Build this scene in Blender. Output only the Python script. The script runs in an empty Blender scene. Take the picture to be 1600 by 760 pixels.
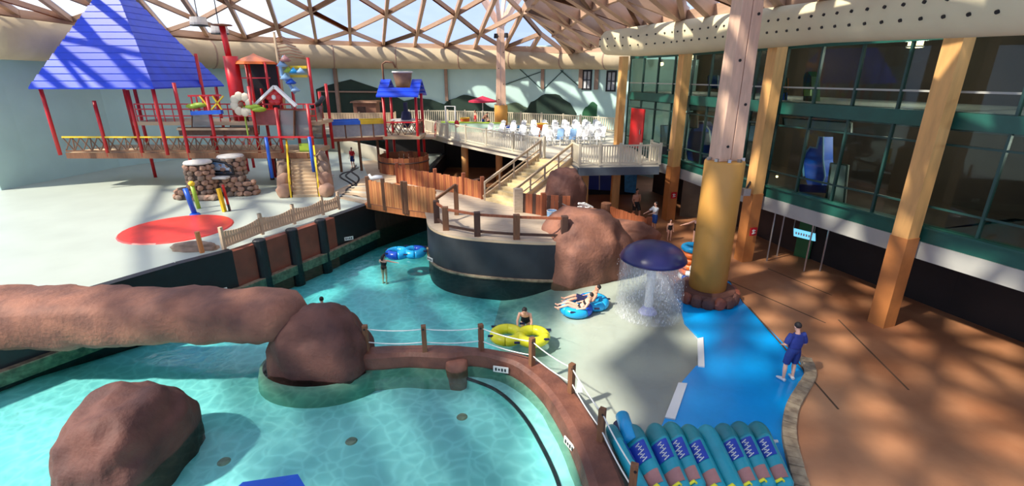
import bpy, bmesh, math, random
from mathutils import Vector, Matrix, noise

random.seed(7)
R = math.radians
sin, cos, pi = math.sin, math.cos, math.pi
SC = bpy.context.scene
COL = SC.collection

# ------------------------------------------------------------------ camera
PITCH = R(19.0); FPX = 761.0; EYE = 8.0
cam_d = bpy.data.cameras.new('camera'); cam = bpy.data.objects.new('camera', cam_d); COL.objects.link(cam)
cam.location = (0, 0, EYE); cam.rotation_euler = (R(90) - PITCH, 0, 0)
cam_d.sensor_width = 36; cam_d.lens = 36 * FPX / 1600; cam_d.clip_end = 500
SC.camera = cam

# ------------------------------------------------------------------ sky, sun, exposure
SKY_STRENGTH = 1.15
SUN_STRENGTH = 5.6
SUN_DIR = Vector((0.78, 0.42, -0.95))          # the way the light travels
SC.view_settings.view_transform = 'Standard'; SC.view_settings.look = 'None'
SC.view_settings.gamma = 1; SC.view_settings.use_curve_mapping = False
SC.view_settings.exposure = 0.40
w = bpy.data.worlds.new('sky'); SC.world = w; w.use_nodes = True
nt = w.node_tree; bg = nt.nodes['Background']
tc = nt.nodes.new('ShaderNodeTexCoord'); nz = nt.nodes.new('ShaderNodeTexNoise'); rp = nt.nodes.new('ShaderNodeValToRGB')
nz.inputs['Scale'].default_value = 2.2; nz.inputs['Detail'].default_value = 4
rp.color_ramp.elements[0].position = .42; rp.color_ramp.elements[0].color = (.40, .52, .84, 1)
rp.color_ramp.elements[1].position = .72; rp.color_ramp.elements[1].color = (.64, .74, .92, 1)
nt.links.new(tc.outputs['Generated'], nz.inputs['Vector']); nt.links.new(nz.outputs['Fac'], rp.inputs['Fac'])
nt.links.new(rp.outputs['Color'], bg.inputs['Color']); bg.inputs['Strength'].default_value = SKY_STRENGTH
sd = bpy.data.lights.new('sun', 'SUN'); so = bpy.data.objects.new('sun', sd); COL.objects.link(so)
sd.energy = SUN_STRENGTH; sd.angle = R(2.2); sd.color = (1, .93, .80)
so.rotation_euler = SUN_DIR.to_track_quat('-Z', 'Y').to_euler(); so.location = (-20, -10, 40)

# ------------------------------------------------------------------ measuring helpers: where a line of sight meets a level or a depth
def ray(u, v):
    a = (u - 800) / FPX; b = (v - 380) / FPX
    return Vector((a, cos(PITCH) - b * sin(PITCH), -sin(PITCH) - b * cos(PITCH)))
def P(u, v, z=0.0):
    d = ray(u, v); t = (z - EYE) / d.z
    return Vector((d.x * t, d.y * t, z))
def D(u, v, Y):
    d = ray(u, v); t = Y / d.y
    return Vector((d.x * t, Y, EYE + d.z * t))
def XY(u, v, z=0.0): p = P(u, v, z); return (p.x, p.y)
def UV(p):
    c = p[1] * cos(PITCH) + (EYE - p[2]) * sin(PITCH)
    if c < .1: return (9999, 9999)
    return (800 + FPX * p[0] / c, 380 - FPX * (-(EYE - p[2]) * cos(PITCH) + p[1] * sin(PITCH)) / c)

# ------------------------------------------------------------------ materials
def lin(c):
    o = []
    for x in c[:3]:
        x = x / 255
        o.append(x / 12.92 if x <= .04045 else ((x + .055) / 1.055) ** 2.4)
    return (o[0], o[1], o[2], 1)
def mat(name, c, rough=.6, var=.12, scale=3, bump=0, c2=None, metal=0, bscale=None, stretch=None, spec=.5):
    m = bpy.data.materials.new(name); m.use_nodes = True; n = m.node_tree.nodes; L = m.node_tree.links
    b = n['Principled BSDF']; b.inputs['Roughness'].default_value = rough; b.inputs['Metallic'].default_value = metal
    b.inputs['Specular IOR Level'].default_value = spec
    t = n.new('ShaderNodeTexCoord'); vec = t.outputs['Object']
    if stretch:
        mp = n.new('ShaderNodeMapping'); mp.inputs['Scale'].default_value = stretch
        L.new(vec, mp.inputs['Vector']); vec = mp.outputs['Vector']
    z = n.new('ShaderNodeTexNoise'); z.inputs['Scale'].default_value = scale; z.inputs['Detail'].default_value = 5
    L.new(vec, z.inputs['Vector'])
    r = n.new('ShaderNodeValToRGB'); a = lin(c)
    q = lin(c2) if c2 else tuple(min(1, x * (1 + var)) for x in a[:3]) + (1,)
    p = a if c2 else tuple(x * (1 - var) for x in a[:3]) + (1,)
    r.color_ramp.elements[0].position = .35; r.color_ramp.elements[1].position = .66
    r.color_ramp.elements[0].color = p; r.color_ramp.elements[1].color = q
    L.new(z.outputs['Fac'], r.inputs['Fac']); L.new(r.outputs['Color'], b.inputs['Base Color'])
    if bump:
        z2 = z
        if bscale:
            z2 = n.new('ShaderNodeTexNoise'); z2.inputs['Scale'].default_value = bscale; z2.inputs['Detail'].default_value = 6
            L.new(vec, z2.inputs['Vector'])
        bp = n.new('ShaderNodeBump'); bp.inputs['Strength'].default_value = bump; bp.inputs['Distance'].default_value = .08
        L.new(z2.outputs['Fac'], bp.inputs['Height']); L.new(bp.outputs['Normal'], b.inputs['Normal'])
    return m
def glassy(name, tint, clear, rough=.03, gl=(1, 1, 1, 1), fk=.6):
    m = bpy.data.materials.new(name); m.use_nodes = True; n = m.node_tree.nodes; L = m.node_tree.links
    n.remove(n['Principled BSDF']); out = n['Material Output']
    tr = n.new('ShaderNodeBsdfTransparent'); tr.inputs['Color'].default_value = tint
    g = n.new('ShaderNodeBsdfGlossy'); g.inputs['Roughness'].default_value = rough; g.inputs['Color'].default_value = gl
    mx = n.new('ShaderNodeMixShader'); lw = n.new('ShaderNodeLayerWeight'); lw.inputs['Blend'].default_value = .25
    mm = n.new('ShaderNodeMath'); mm.operation = 'MULTIPLY_ADD'; mm.inputs[1].default_value = fk; mm.inputs[2].default_value = 1 - clear
    L.new(lw.outputs['Fresnel'], mm.inputs[0]); L.new(mm.outputs[0], mx.inputs['Fac'])
    L.new(tr.outputs[0], mx.inputs[1]); L.new(g.outputs[0], mx.inputs[2]); L.new(mx.outputs[0], out.inputs['Surface'])
    return m
def foil(name, tr_amt, col):
    m = bpy.data.materials.new(name); m.use_nodes = True; n = m.node_tree.nodes; L = m.node_tree.links
    n.remove(n['Principled BSDF']); out = n['Material Output']
    tr = n.new('ShaderNodeBsdfTransparent'); tl = n.new('ShaderNodeBsdfTranslucent'); tl.inputs['Color'].default_value = col
    mx = n.new('ShaderNodeMixShader'); nz = n.new('ShaderNodeTexNoise'); nz.inputs['Scale'].default_value = .6
    t = n.new('ShaderNodeTexCoord'); L.new(t.outputs['Object'], nz.inputs['Vector'])
    mr = n.new('ShaderNodeMapRange'); mr.inputs['To Min'].default_value = 1 - tr_amt - .06; mr.inputs['To Max'].default_value = 1 - tr_amt + .06
    L.new(nz.outputs['Fac'], mr.inputs['Value']); L.new(mr.outputs['Result'], mx.inputs['Fac'])
    L.new(tr.outputs[0], mx.inputs[1]); L.new(tl.outputs[0], mx.inputs[2]); L.new(mx.outputs[0], out.inputs['Surface'])
    return m
def water_mat():
    m = bpy.data.materials.new('pool_water'); m.use_nodes = True; n = m.node_tree.nodes; L = m.node_tree.links
    n.remove(n['Principled BSDF']); out = n['Material Output']
    t = n.new('ShaderNodeTexCoord')
    # caustic web painted into the see-through colour of the surface
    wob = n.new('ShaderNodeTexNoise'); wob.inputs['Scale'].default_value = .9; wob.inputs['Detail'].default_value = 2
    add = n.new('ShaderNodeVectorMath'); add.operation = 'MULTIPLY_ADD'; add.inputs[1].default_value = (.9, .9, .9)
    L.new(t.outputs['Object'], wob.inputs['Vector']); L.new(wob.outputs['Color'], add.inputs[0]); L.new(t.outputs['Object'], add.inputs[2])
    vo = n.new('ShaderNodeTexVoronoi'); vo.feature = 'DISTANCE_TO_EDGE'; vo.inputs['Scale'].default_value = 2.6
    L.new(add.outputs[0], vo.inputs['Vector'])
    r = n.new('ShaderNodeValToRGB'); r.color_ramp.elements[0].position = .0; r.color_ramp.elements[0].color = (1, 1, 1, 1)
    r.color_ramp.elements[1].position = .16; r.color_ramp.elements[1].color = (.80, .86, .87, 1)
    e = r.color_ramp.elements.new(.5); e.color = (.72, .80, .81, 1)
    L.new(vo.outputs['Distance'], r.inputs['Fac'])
    # the painted web fades to an even tint over the shallow beach
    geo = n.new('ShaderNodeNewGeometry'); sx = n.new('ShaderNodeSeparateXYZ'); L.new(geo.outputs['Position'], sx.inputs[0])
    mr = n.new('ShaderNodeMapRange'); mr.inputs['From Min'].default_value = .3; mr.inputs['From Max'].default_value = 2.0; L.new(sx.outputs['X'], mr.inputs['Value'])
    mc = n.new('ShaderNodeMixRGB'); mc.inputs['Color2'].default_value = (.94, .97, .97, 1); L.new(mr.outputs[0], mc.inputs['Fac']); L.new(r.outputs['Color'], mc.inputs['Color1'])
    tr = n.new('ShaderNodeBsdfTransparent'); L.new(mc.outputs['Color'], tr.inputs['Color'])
    g = n.new('ShaderNodeBsdfGlossy'); g.inputs['Roughness'].default_value = .06
    n1 = n.new('ShaderNodeTexNoise'); n1.inputs['Scale'].default_value = 3.2; n1.inputs['Detail'].default_value = 4; n1.inputs['Distortion'].default_value = .6
    L.new(t.outputs['Object'], n1.inputs['Vector'])
    bp = n.new('ShaderNodeBump'); bp.inputs['Strength'].default_value = .16; bp.inputs['Distance'].default_value = .12
    L.new(n1.outputs['Fac'], bp.inputs['Height']); L.new(bp.outputs['Normal'], g.inputs['Normal'])
    fr = n.new('ShaderNodeFresnel'); fr.inputs['IOR'].default_value = 1.33; L.new(bp.outputs['Normal'], fr.inputs['Normal'])
    mx = n.new('ShaderNodeMixShader'); L.new(fr.outputs[0], mx.inputs['Fac']); L.new(tr.outputs[0], mx.inputs[1]); L.new(g.outputs[0], mx.inputs[2])
    L.new(mx.outputs[0], out.inputs['Surface'])
    ab = n.new('ShaderNodeVolumeAbsorption'); ab.inputs['Color'].default_value = (.10, .90, .91, 1); ab.inputs['Density'].default_value = .36
    L.new(ab.outputs[0], out.inputs['Volume'])
    return m
def curtain_mat():
    m = bpy.data.materials.new('falling_water'); m.use_nodes = True; n = m.node_tree.nodes; L = m.node_tree.links
    b = n['Principled BSDF']; b.inputs['Base Color'].default_value = (.9, .93, .96, 1); b.inputs['Roughness'].default_value = .25
    out = n['Material Output']; t = n.new('ShaderNodeTexCoord'); mp = n.new('ShaderNodeMapping'); mp.inputs['Scale'].default_value = (11, 11, 3.2)
    z = n.new('ShaderNodeTexNoise'); z.inputs['Scale'].default_value = 2.4; z.inputs['Detail'].default_value = 5
    L.new(t.outputs['Object'], mp.inputs['Vector']); L.new(mp.outputs[0], z.inputs['Vector'])
    r = n.new('ShaderNodeValToRGB'); r.color_ramp.elements[0].position = .46; r.color_ramp.elements[0].color = (.06, .06, .06, 1)
    r.color_ramp.elements[1].position = .78; r.color_ramp.elements[1].color = (.42, .42, .42, 1)
    tr = n.new('ShaderNodeBsdfTransparent'); mx = n.new('ShaderNodeMixShader')
    L.new(z.outputs['Fac'], r.inputs['Fac']); L.new(r.outputs['Color'], mx.inputs['Fac']); L.new(tr.outputs[0], mx.inputs[1]); L.new(b.outputs[0], mx.inputs[2])
    L.new(mx.outputs[0], out.inputs['Surface'])
    return m
def glow(name, c, s):
    m = bpy.data.materials.new(name); m.use_nodes = True; b = m.node_tree.nodes['Principled BSDF']
    b.inputs['Base Color'].default_value = lin(c); b.inputs['Emission Color'].default_value = lin(c); b.inputs['Emission Strength'].default_value = s
    return m

M = dict(
    timber=mat('pale_timber', (214, 176, 150), .65, .10, 2.5, .08, stretch=(3, 3, .6)),
    roof_timber=mat('roof_timber', (184, 150, 124), .7, .10, 2),
    rim=mat('eave_timber', (150, 122, 100), .7, .1, 1),
    foil=foil('clear_foil', .94, (.8, .86, 1, 1)), foil_white=foil('white_foil', .52, (1, 1, .98, 1)), foil_shade=foil('shading_foil', .14, (.55, .6, .66, 1)),  # the last foil is added for unseen panes, to hold back sun
    duct=mat('cream_fabric', (214, 202, 166), .8, .05, .8, .05), duct_back=mat('tan_fabric', (178, 160, 130), .8, .08, .7, .05),
    wall_aqua=mat('aqua_paint', (176, 206, 200), .7, .05, .4), hill_dark=mat('dark_green_paint', (22, 48, 36), .7, .15, 1),
    hill_green=mat('green_paint', (28, 84, 52), .7, .15, 1), hill_pale=mat('dull_green_paint', (88, 108, 84), .7, .12, 1),
    brownpost=mat('brown_post', (150, 122, 104), .7, .1, 2),
    brown_floor=mat('stamped_brown_concrete', (150, 98, 66), .42, .2, .5, .06, c2=(184, 130, 92), bscale=7),
    blue_pad=mat('blue_rubber', (0, 150, 222), .22, .06, 1.2, .04, bscale=9), beach=mat('pale_plaster', (186, 186, 174), .3, .05, .7, .03),
    pool_floor=mat('pool_paint', (174, 222, 220), .5, .06, .6), bench=mat('pale_pool_paint', (176, 226, 222), .5, .05, .8),
    black=mat('black_paint', (24, 26, 30), .5, .2, 3), charcoal=mat('charcoal_render', (40, 44, 48), .6, .22, 1.3, .1),
    play_floor=mat('pale_green_pad', (172, 180, 168), .45, .05, .5), redpad=mat('red_rubber', (222, 66, 56), .35, .12, 1.2),
    redbrown=mat('red_brown_render', (128, 68, 50), .55, .18, 1.6, .1), rock=mat('moulded_rock', (104, 68, 56), .75, .2, 1.1, .35, c2=(150, 100, 78), bscale=9),
    rock_dark=mat('dark_moulded_rock', (76, 46, 40), .75, .2, 1.2, .35, c2=(108, 68, 56), bscale=9),
    wallrock=mat('divider_render', (88, 52, 40), .55, .2, 2, .22, c2=(122, 76, 58), bscale=14),
    footing=mat('sea_green_footing', (122, 160, 140), .6, .14, 1.2, .1), kerb=mat('stone_kerb', (122, 104, 84), .7, .2, 5, .3, c2=(168, 150, 122)), tan=mat('tan_concrete', (196, 170, 136), .7, .08, 1),
    cream=mat('cream_vinyl', (206, 196, 172), .5, .05, 1), white=mat('white_plastic', (222, 222, 218), .4, .03, 1),
    boards=mat('cedar_board', (196, 128, 74), .6, .14, 2, .08, stretch=(6, 6, .7)), boards2=mat('cedar_board_worn', (176, 108, 62), .6, .16, 2, .08, stretch=(6, 6, .7)),
    redwood=mat('redwood_board', (150, 82, 50), .6, .16, 2, .08, stretch=(6, 6, .7)),
    post=mat('weathered_post', (120, 80, 52), .65, .2, 3, .12, stretch=(5, 5, .7)), darkwood=mat('dark_wood', (70, 44, 32), .65, .2, 3, .12, stretch=(5, 5, .7)),
    plank=mat('boardwalk_plank', (180, 162, 140), .7, .12, 2, .06, stretch=(.7, 6, 6)), deck=mat('deck_concrete', (206, 196, 174), .7, .06, .7),
    step=mat('stone_step', (212, 190, 142), .7, .12, 3, .1), red=mat('red_steel', (192, 28, 34), .35, .1, 2), blue=mat('blue_steel', (30, 92, 200), .35, .1, 2),
    yellow=mat('yellow_steel', (232, 194, 34), .4, .08, 2), orange=mat('orange_plastic', (228, 110, 40), .4, .1, 2), roofblue=mat('blue_roof', (16, 62, 204), .4, .12, 1.5),
    green=mat('lime_plastic', (150, 180, 50), .4, .1, 2), bark=mat('twig_infill', (112, 82, 62), .7, .2, 6, .1), mesh=glassy('grey_mesh', (.62, .60, .58, 1), .72, .5, (.6, .58, .55, 1)),
    stone=mat('field_stone', (118, 98, 84), .8, .18, 2, .25, c2=(156, 132, 112)), stone2=mat('pinkish_stone', (162, 126, 104), .8, .15, 2, .25), mortar=mat('mortar', (84, 72, 64), .9, .15, 6, .2),
    cap=mat('pale_cap_stone', (206, 200, 190), .7, .08, 3), facade_green=mat('green_steel', (28, 84, 72), .4, .1, 2), mullion=mat('dark_green_steel', (30, 66, 60), .4, .1, 2),
    glass=glassy('window_glass', (.62, .72, .70, 1), .97, .03, (.55, .6, .6, 1), .18), fascia=mat('grey_fascia', (168, 168, 160), .6, .06, 1), ochre=mat('ochre_timber', (218, 164, 98), .6, .12, 1.6, .08, stretch=(3, 3, .5)),
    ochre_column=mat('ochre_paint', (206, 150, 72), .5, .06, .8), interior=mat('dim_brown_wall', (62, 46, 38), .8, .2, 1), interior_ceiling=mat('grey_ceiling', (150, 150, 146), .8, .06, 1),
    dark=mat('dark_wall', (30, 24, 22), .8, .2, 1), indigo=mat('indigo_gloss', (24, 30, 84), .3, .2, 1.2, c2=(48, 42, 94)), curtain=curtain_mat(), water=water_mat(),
    steel=mat('brushed_steel', (176, 172, 168), .35, .06, 8, metal=.8), rope=mat('white_rope', (226, 226, 220), .7, .05, 20), teal=mat('teal_vinyl', (20, 150, 168), .35, .06, 3),
    teal_dark=mat('sea_green_vinyl', (14, 122, 132), .35, .06, 3), logo=mat('royal_blue_print', (20, 60, 168), .4, .06, 3), pink=mat('rose_print', (166, 116, 112), .5, .1, 5),
    aqua_tube=mat('aqua_vinyl', (30, 164, 222), .25, .05, 2), blue_tube=mat('deep_blue_vinyl', (16, 78, 190), .25, .06, 2), yellow_tube=mat('yellow_vinyl', (228, 224, 44), .3, .04, 2),
    handle=mat('navy_strap', (26, 30, 70), .6, .1, 5), cyan_sign=glow('lit_cyan_sign', (120, 205, 236), .8), poster=mat('blue_poster', (70, 150, 196), .5, .2, 4), redsign=mat('red_sign', (196, 30, 40), .5, .06, 4),
    skin=mat('skin', (224, 172, 146), .55, .05, 8), skin2=mat('tanned_skin', (202, 146, 118), .55, .05, 8), hair=mat('dark_hair', (34, 26, 24), .6, .2, 20), navy=mat('navy_cloth', (34, 52, 128), .8, .12, 6, .1),
    navy_short=mat('blue_shorts', (18, 44, 112), .8, .12, 6, .1), blackcloth=mat('black_swimwear', (22, 22, 26), .7, .1, 6), redcloth=mat('red_cloth', (196, 30, 40), .8, .1, 6), greycloth=mat('pale_grey_cloth', (202, 206, 210), .8, .06, 6),
    bluecloth=mat('blue_cloth', (40, 90, 170), .8, .06, 6), eye=mat('eye', (30, 22, 20), .3, .05, 4), lip=mat('lip', (166, 84, 76), .5, .05, 4), parasol_red=mat('red_canvas', (190, 40, 70), .8, .08, 4), parasol_blue=mat('blue_canvas', (16, 88, 206), .7, .06, 3),
    towel=mat('pale_blue_towel', (150, 190, 226), .9, .08, 6), counter=mat('pale_green_panel', (182, 214, 196), .6, .06, 2), lamp=glow('warm_lamp', (255, 214, 150), 6), barrel=mat('barrel_wood', (150, 84, 52), .65, .18, 2, .1, stretch=(5, 5, .7)),
    hut=mat('brown_hut', (136, 92, 70), .7, .1, 2), plate=mat('plate_print', (225, 222, 212), .6, .05, 4), figure_blue=mat('bright_blue_plastic', (36, 104, 232), .4, .08, 2), figure_navy=mat('navy_plastic', (28, 48, 130), .4, .1, 2),
    copper=mat('bucket_bronze', (140, 108, 82), .5, .12, 3),
)

# ------------------------------------------------------------------ mesh builder
class MB:
    def __init__(s): s.v = []; s.f = []
    def add(s, vs, fs):
        o = len(s.v); s.v += [Vector(x) for x in vs]; s.f += [[i + o for i in f] for f in fs]; return s
    def hexa(s, b, t):       # two quads
        n = len(b); vs = list(b) + list(t)
        fs = [list(range(n))[::-1], list(range(n, 2 * n))] + [[i, (i + 1) % n, n + (i + 1) % n, n + i] for i in range(n)]
        return s.add(vs, fs)
    def box(s, c, sz, rz=0):
        x, y, z = sz[0] / 2, sz[1] / 2, sz[2] / 2; ca, sa = cos(rz), sin(rz)
        q = [(-x, -y), (x, -y), (x, y), (-x, y)]
        q = [(c[0] + a * ca - b * sa, c[1] + a * sa + b * ca) for a, b in q]
        return s.hexa([(a, b, c[2] - z) for a, b in q], [(a, b, c[2] + z) for a, b in q])
    def prism(s, poly, z0, z1):
        a = sum(poly[i][0] * poly[(i + 1) % len(poly)][1] - poly[(i + 1) % len(poly)][0] * poly[i][1] for i in range(len(poly)))
        if a < 0: poly = list(poly)[::-1]
        return s.hexa([(p[0], p[1], z0) for p in poly], [(p[0], p[1], z1) for p in poly])
    def bar(s, p, q, w, h=None, up=(0, 0, 1)):
        p = Vector(p); q = Vector(q); h = h or w; d = (q - p).normalized(); up = Vector(up)
        if abs(d.dot(up)) > .98: up = Vector((1, 0, 0))
        x = d.cross(up).normalized() * (w / 2); y = x.cross(d).normalized() * (h / 2)
        c = [-x - y, x - y, x + y, -x + y]
        return s.hexa([p + a for a in c], [q + a for a in c])
    def tube(s, pts, r, n=8, cap=True, closed=False, flat=None):
        pts = [Vector(p) for p in pts]; m = len(pts); r = r if isinstance(r, (list, tuple)) else [r] * m
        o = len(s.v); prev = None
        for i, p in enumerate(pts):
            if closed: d = pts[(i + 1) % m] - pts[i - 1]
            else: d = pts[min(i + 1, m - 1)] - pts[max(i - 1, 0)]
            d.normalize()
            if prev is None:
                a = Vector((0, 0, 1)) if abs(d.z) < .9 else Vector((1, 0, 0)); x = d.cross(a).normalized()
            else: x = (prev - d * prev.dot(d)).normalized()
            prev = x; y = d.cross(x)
            rr = r[i]; rx, ry = rr if isinstance(rr, tuple) else (rr, rr)
            for k in range(n):
                t = 2 * pi * k / n; s.v.append(p + x * cos(t) * rx + y * sin(t) * ry)
        for i in range(m if closed else m - 1):
            a = o + i * n; b = o + ((i + 1) % m) * n
            for k in range(n): s.f.append([a + k, a + (k + 1) % n, b + (k + 1) % n, b + k])
        if cap and not closed:
            s.f.append([o + k for k in range(n)][::-1]); s.f.append([o + (m - 1) * n + k for k in range(n)])
        return s
    def lathe(s, prof, c, n=24, a0=0, a1=2 * pi, sx=1, sy=1):
        o = len(s.v); full = abs(a1 - a0 - 2 * pi) < 1e-4; cnt = n if full else n + 1
        for r, z in prof:
            for k in range(cnt):
                t = a0 + (a1 - a0) * k / n; s.v.append(Vector((c[0] + cos(t) * max(r, 1e-4) * sx, c[1] + sin(t) * max(r, 1e-4) * sy, c[2] + z)))
        for i in range(len(prof) - 1):
            for k in range(n):
                a = o + i * cnt + k; b = o + i * cnt + (k + 1) % cnt
                s.f.append([a, b, b + cnt, a + cnt])
        return s
    def ell(s, c, r, n=12, rot=None):
        m = n // 2 + 1; o = len(s.v); c = Vector(c)
        for i in range(m):
            ph = -pi / 2 + pi * i / (m - 1)
            for k in range(n):
                t = 2 * pi * k / n; q = Vector((cos(ph) * cos(t) * r[0], cos(ph) * sin(t) * r[1], sin(ph) * r[2]))
                if rot: q = rot @ q
                s.v.append(c + q)
        for i in range(m - 1):
            for k in range(n): s.f.append([o + i * n + k, o + i * n + (k + 1) % n, o + (i + 1) * n + (k + 1) % n, o + (i + 1) * n + k])
        return s
    def torus(s, c, R0, r, n=28, k=10, a0=0, a1=2 * pi, sx=1, sy=1, rz=0):
        c = Vector(c); full = abs(a1 - a0 - 2 * pi) < 1e-4
        pts = []
        for i in range(n if full else n + 1):
            t = a0 + (a1 - a0) * i / n; x, y = cos(t) * R0 * sx, sin(t) * R0 * sy
            pts.append(c + Vector((x * cos(rz) - y * sin(rz), x * sin(rz) + y * cos(rz), 0)))
        return s.tube(pts, r, k, closed=full)
    def build(s, name, m, parent=None, smooth=False, local=False, bevel=0, label=None, cat=None, group=None, kind=None, ray=None):
        me = bpy.data.meshes.new(name); vs = s.v
        o = bpy.data.objects.new(name, me); COL.objects.link(o)
        if parent is not None:
            o.parent = parent
            if not local:
                off = parent.location + (parent.parent.location if parent.parent else Vector())
                vs = [v - off for v in vs]
        elif not local:
            lo = [min(v[i] for v in vs) for i in range(3)]; hi = [max(v[i] for v in vs) for i in range(3)]
            b = Vector(((lo[0] + hi[0]) / 2, (lo[1] + hi[1]) / 2, lo[2])); o.location = b; vs = [v - b for v in vs]
        me.from_pydata([tuple(v) for v in vs], [], s.f)
        bm = bmesh.new(); bm.from_mesh(me); bmesh.ops.recalc_face_normals(bm, faces=bm.faces)
        if bevel: bmesh.ops.bevel(bm, geom=[e for e in bm.edges if len(e.link_faces) == 2 and e.calc_face_angle(0) > .5], offset=bevel, segments=2, affect='EDGES', profile=.6)
        bm.to_mesh(me); bm.free()
        if smooth:
            for p in me.polygons: p.use_smooth = True
        me.materials.append(M[m] if isinstance(m, str) else m)
        tag(o, label, cat, group, kind)
        return o
def tag(o, label=None, cat=None, group=None, kind=None):
    if label: o['label'] = label
    if cat: o['category'] = cat
    if group: o['group'] = group
    if kind: o['kind'] = kind
    return o
def thing(name, label, cat, loc, group=None, rz=0, kind=None):
    o = bpy.data.objects.new(name, None); COL.objects.link(o); o.location = Vector(loc); o.rotation_euler = (0, 0, rz); o.empty_display_size = .2
    return tag(o, label, cat, group, kind)
def dup(src, name=None, parent=None, loc=None, rot=None, scale=None):
    c = src.copy(); COL.objects.link(c); c.parent = parent if parent is not None else src.parent
    if loc is not None: c.location = loc
    if rot is not None: c.rotation_euler = rot
    if scale is not None: c.scale = scale
    return c
def dup_tree(root, loc, rz=None, label=None, group=None):
    r = root.copy(); COL.objects.link(r); r.location = loc
    if rz is not None: r.rotation_euler = (0, 0, rz)
    if label: r['label'] = label
    if group: r['group'] = group
    for ch in list(root.children):
        c = ch.copy(); COL.objects.link(c); c.parent = r
        for g in list(ch.children):
            d = g.copy(); COL.objects.link(d); d.parent = c
    return r
def lerp(a, b, t): return Vector(a) + (Vector(b) - Vector(a)) * t
def smooth_path(pts, n=6):
    pts = [Vector(p) for p in pts]; out = []
    for i in range(len(pts) - 1):
        p0 = pts[max(i - 1, 0)]; p1 = pts[i]; p2 = pts[i + 1]; p3 = pts[min(i + 2, len(pts) - 1)]
        for k in range(n):
            t = k / n
            out.append(.5 * ((2 * p1) + (p2 - p0) * t + (2 * p0 - 5 * p1 + 4 * p2 - p3) * t * t + (3 * p1 - p0 - 3 * p2 + p3) * t ** 3))
    out.append(pts[-1]); return out
def resample(pts, step):
    out = [Vector(pts[0])]; acc = 0
    for i in range(len(pts) - 1):
        a = Vector(pts[i]); b = Vector(pts[i + 1]); L = (b - a).length; t = step - acc
        while t <= L: out.append(a + (b - a) * (t / L)); t += step
        acc = L - (t - step)
    return out
def clip(poly, nx, ny, d):      # keep nx*x+ny*y <= d
    out = []
    for i in range(len(poly)):
        a, b = poly[i], poly[(i + 1) % len(poly)]; fa = nx * a[0] + ny * a[1] - d; fb = nx * b[0] + ny * b[1] - d
        if fa <= 0: out.append(a)
        if (fa < 0 < fb) or (fb < 0 < fa):
            t = fa / (fa - fb); out.append((a[0] + (b[0] - a[0]) * t, a[1] + (b[1] - a[1]) * t))
    return out
def rockmesh(c, r, seed, sub=4, amp=.22, freq=1.0, rz=0, flat=None):
    bm = bmesh.new(); bmesh.ops.create_icosphere(bm, subdivisions=sub, radius=1); mb = MB()
    o = Vector((seed * 3.7, seed * 1.9, seed * .7)); vs = []
    for v in bm.verts:
        p = v.co.copy(); q = p.copy()
        q = Vector([math.copysign(abs(x) ** .8, x) for x in q])
        k = 1 + amp * noise.noise(p * freq * 1.3 + o) + amp * .45 * noise.noise(p * freq * 3.1 + o) - amp * .5 * abs(noise.noise(p * freq * 2 + o * 2))
        k += amp * .10 * noise.noise(p * freq * 9 + o)
        q *= k
        x, y, z = q.x * r[0], q.y * r[1], q.z * r[2]
        if flat is not None and z > flat: z = flat + (z - flat) * .2
        vs.append((c[0] + x * cos(rz) - y * sin(rz), c[1] + x * sin(rz) + y * cos(rz), c[2] + z))
    bm.verts.ensure_lookup_table(); mb.add(vs, [[v.index for v in f.verts] for f in bm.faces]); bm.free()
    return mb
# ================================================================== THE SETTING
ZT, ZP, ZD, ZG = 1.7, 1.4, 3.5, 0.10        # terrace, play floor, upper deck, brown deck

# ---- pool: floor, water, pale shelf
pf = MB()
prof = [(4.5, -.62), (12.6, -.62), (15.4, -1.0), (34, -1.0)]
for (ya, za), (yb, zb) in zip(prof[:-1], prof[1:]):
    pf.hexa([(-34, ya, -1.6), (6.5, ya, -1.6), (6.5, yb, -1.6), (-34, yb, -1.6)], [(-34, ya, za), (6.5, ya, za), (6.5, yb, zb), (-34, yb, zb)])
pf.build('pool_floor', 'pool_floor', kind='structure')
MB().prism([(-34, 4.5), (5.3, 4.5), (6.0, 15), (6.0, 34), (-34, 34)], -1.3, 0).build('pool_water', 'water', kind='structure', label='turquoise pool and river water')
# sloping beach: its dry edge follows the zig-zag border of the blue pad
edge_px = [(1060, 470), (1069, 505), (1090, 527), (1096, 532), (1099, 571), (1087, 574), (1066, 598), (1041, 650), (1020, 700), (990, 790)]
edge = [P(u, v, .02) for u, v in edge_px]
def edge_x(y):
    for a, b in zip(edge[:-1], edge[1:]):
        if b.y <= y <= a.y: return a.x + (b.x - a.x) * (a.y - y) / max(1e-6, a.y - b.y)
    return edge[0].x + (y - edge[0].y) * .1 if y > edge[0].y else edge[-1].x
dpx = [(640, 558), (700, 560), (740, 560), (775, 566), (808, 574), (832, 584), (858, 606), (883, 637), (904, 670), (921, 706), (937, 744), (955, 800)]
dmid = [P(u, v, .2) for u, v in dpx]
def div_x(y):
    for a, b in zip(dmid[:-1], dmid[1:]):
        if b.y <= y <= a.y: return a.x + (b.x - a.x) * (a.y - y) / max(1e-6, a.y - b.y)
    return -9 if y > 11 else dmid[-1].x
mb = MB(); nx, ny = 26, 44; vs = []; fs = []
for j in range(ny + 1):
    y = 7.0 + 13.5 * j / ny; xe = edge_x(y)
    for i in range(nx + 1):
        t = i / nx; xl = max(xe - 7.6, div_x(y)); x = xl + (xe - xl) * t; t = 1 - (xe - x) / 7.6; s = min(1, max(0, (t - .06) / .5)); s = s * s * (3 - 2 * s)
        vs.append((x, y, -1.02 + .92 * s + .086 * t))
for j in range(ny):
    for i in range(nx): a = j * (nx + 1) + i; fs.append([a, a + 1, a + nx + 2, a + nx + 1])
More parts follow.
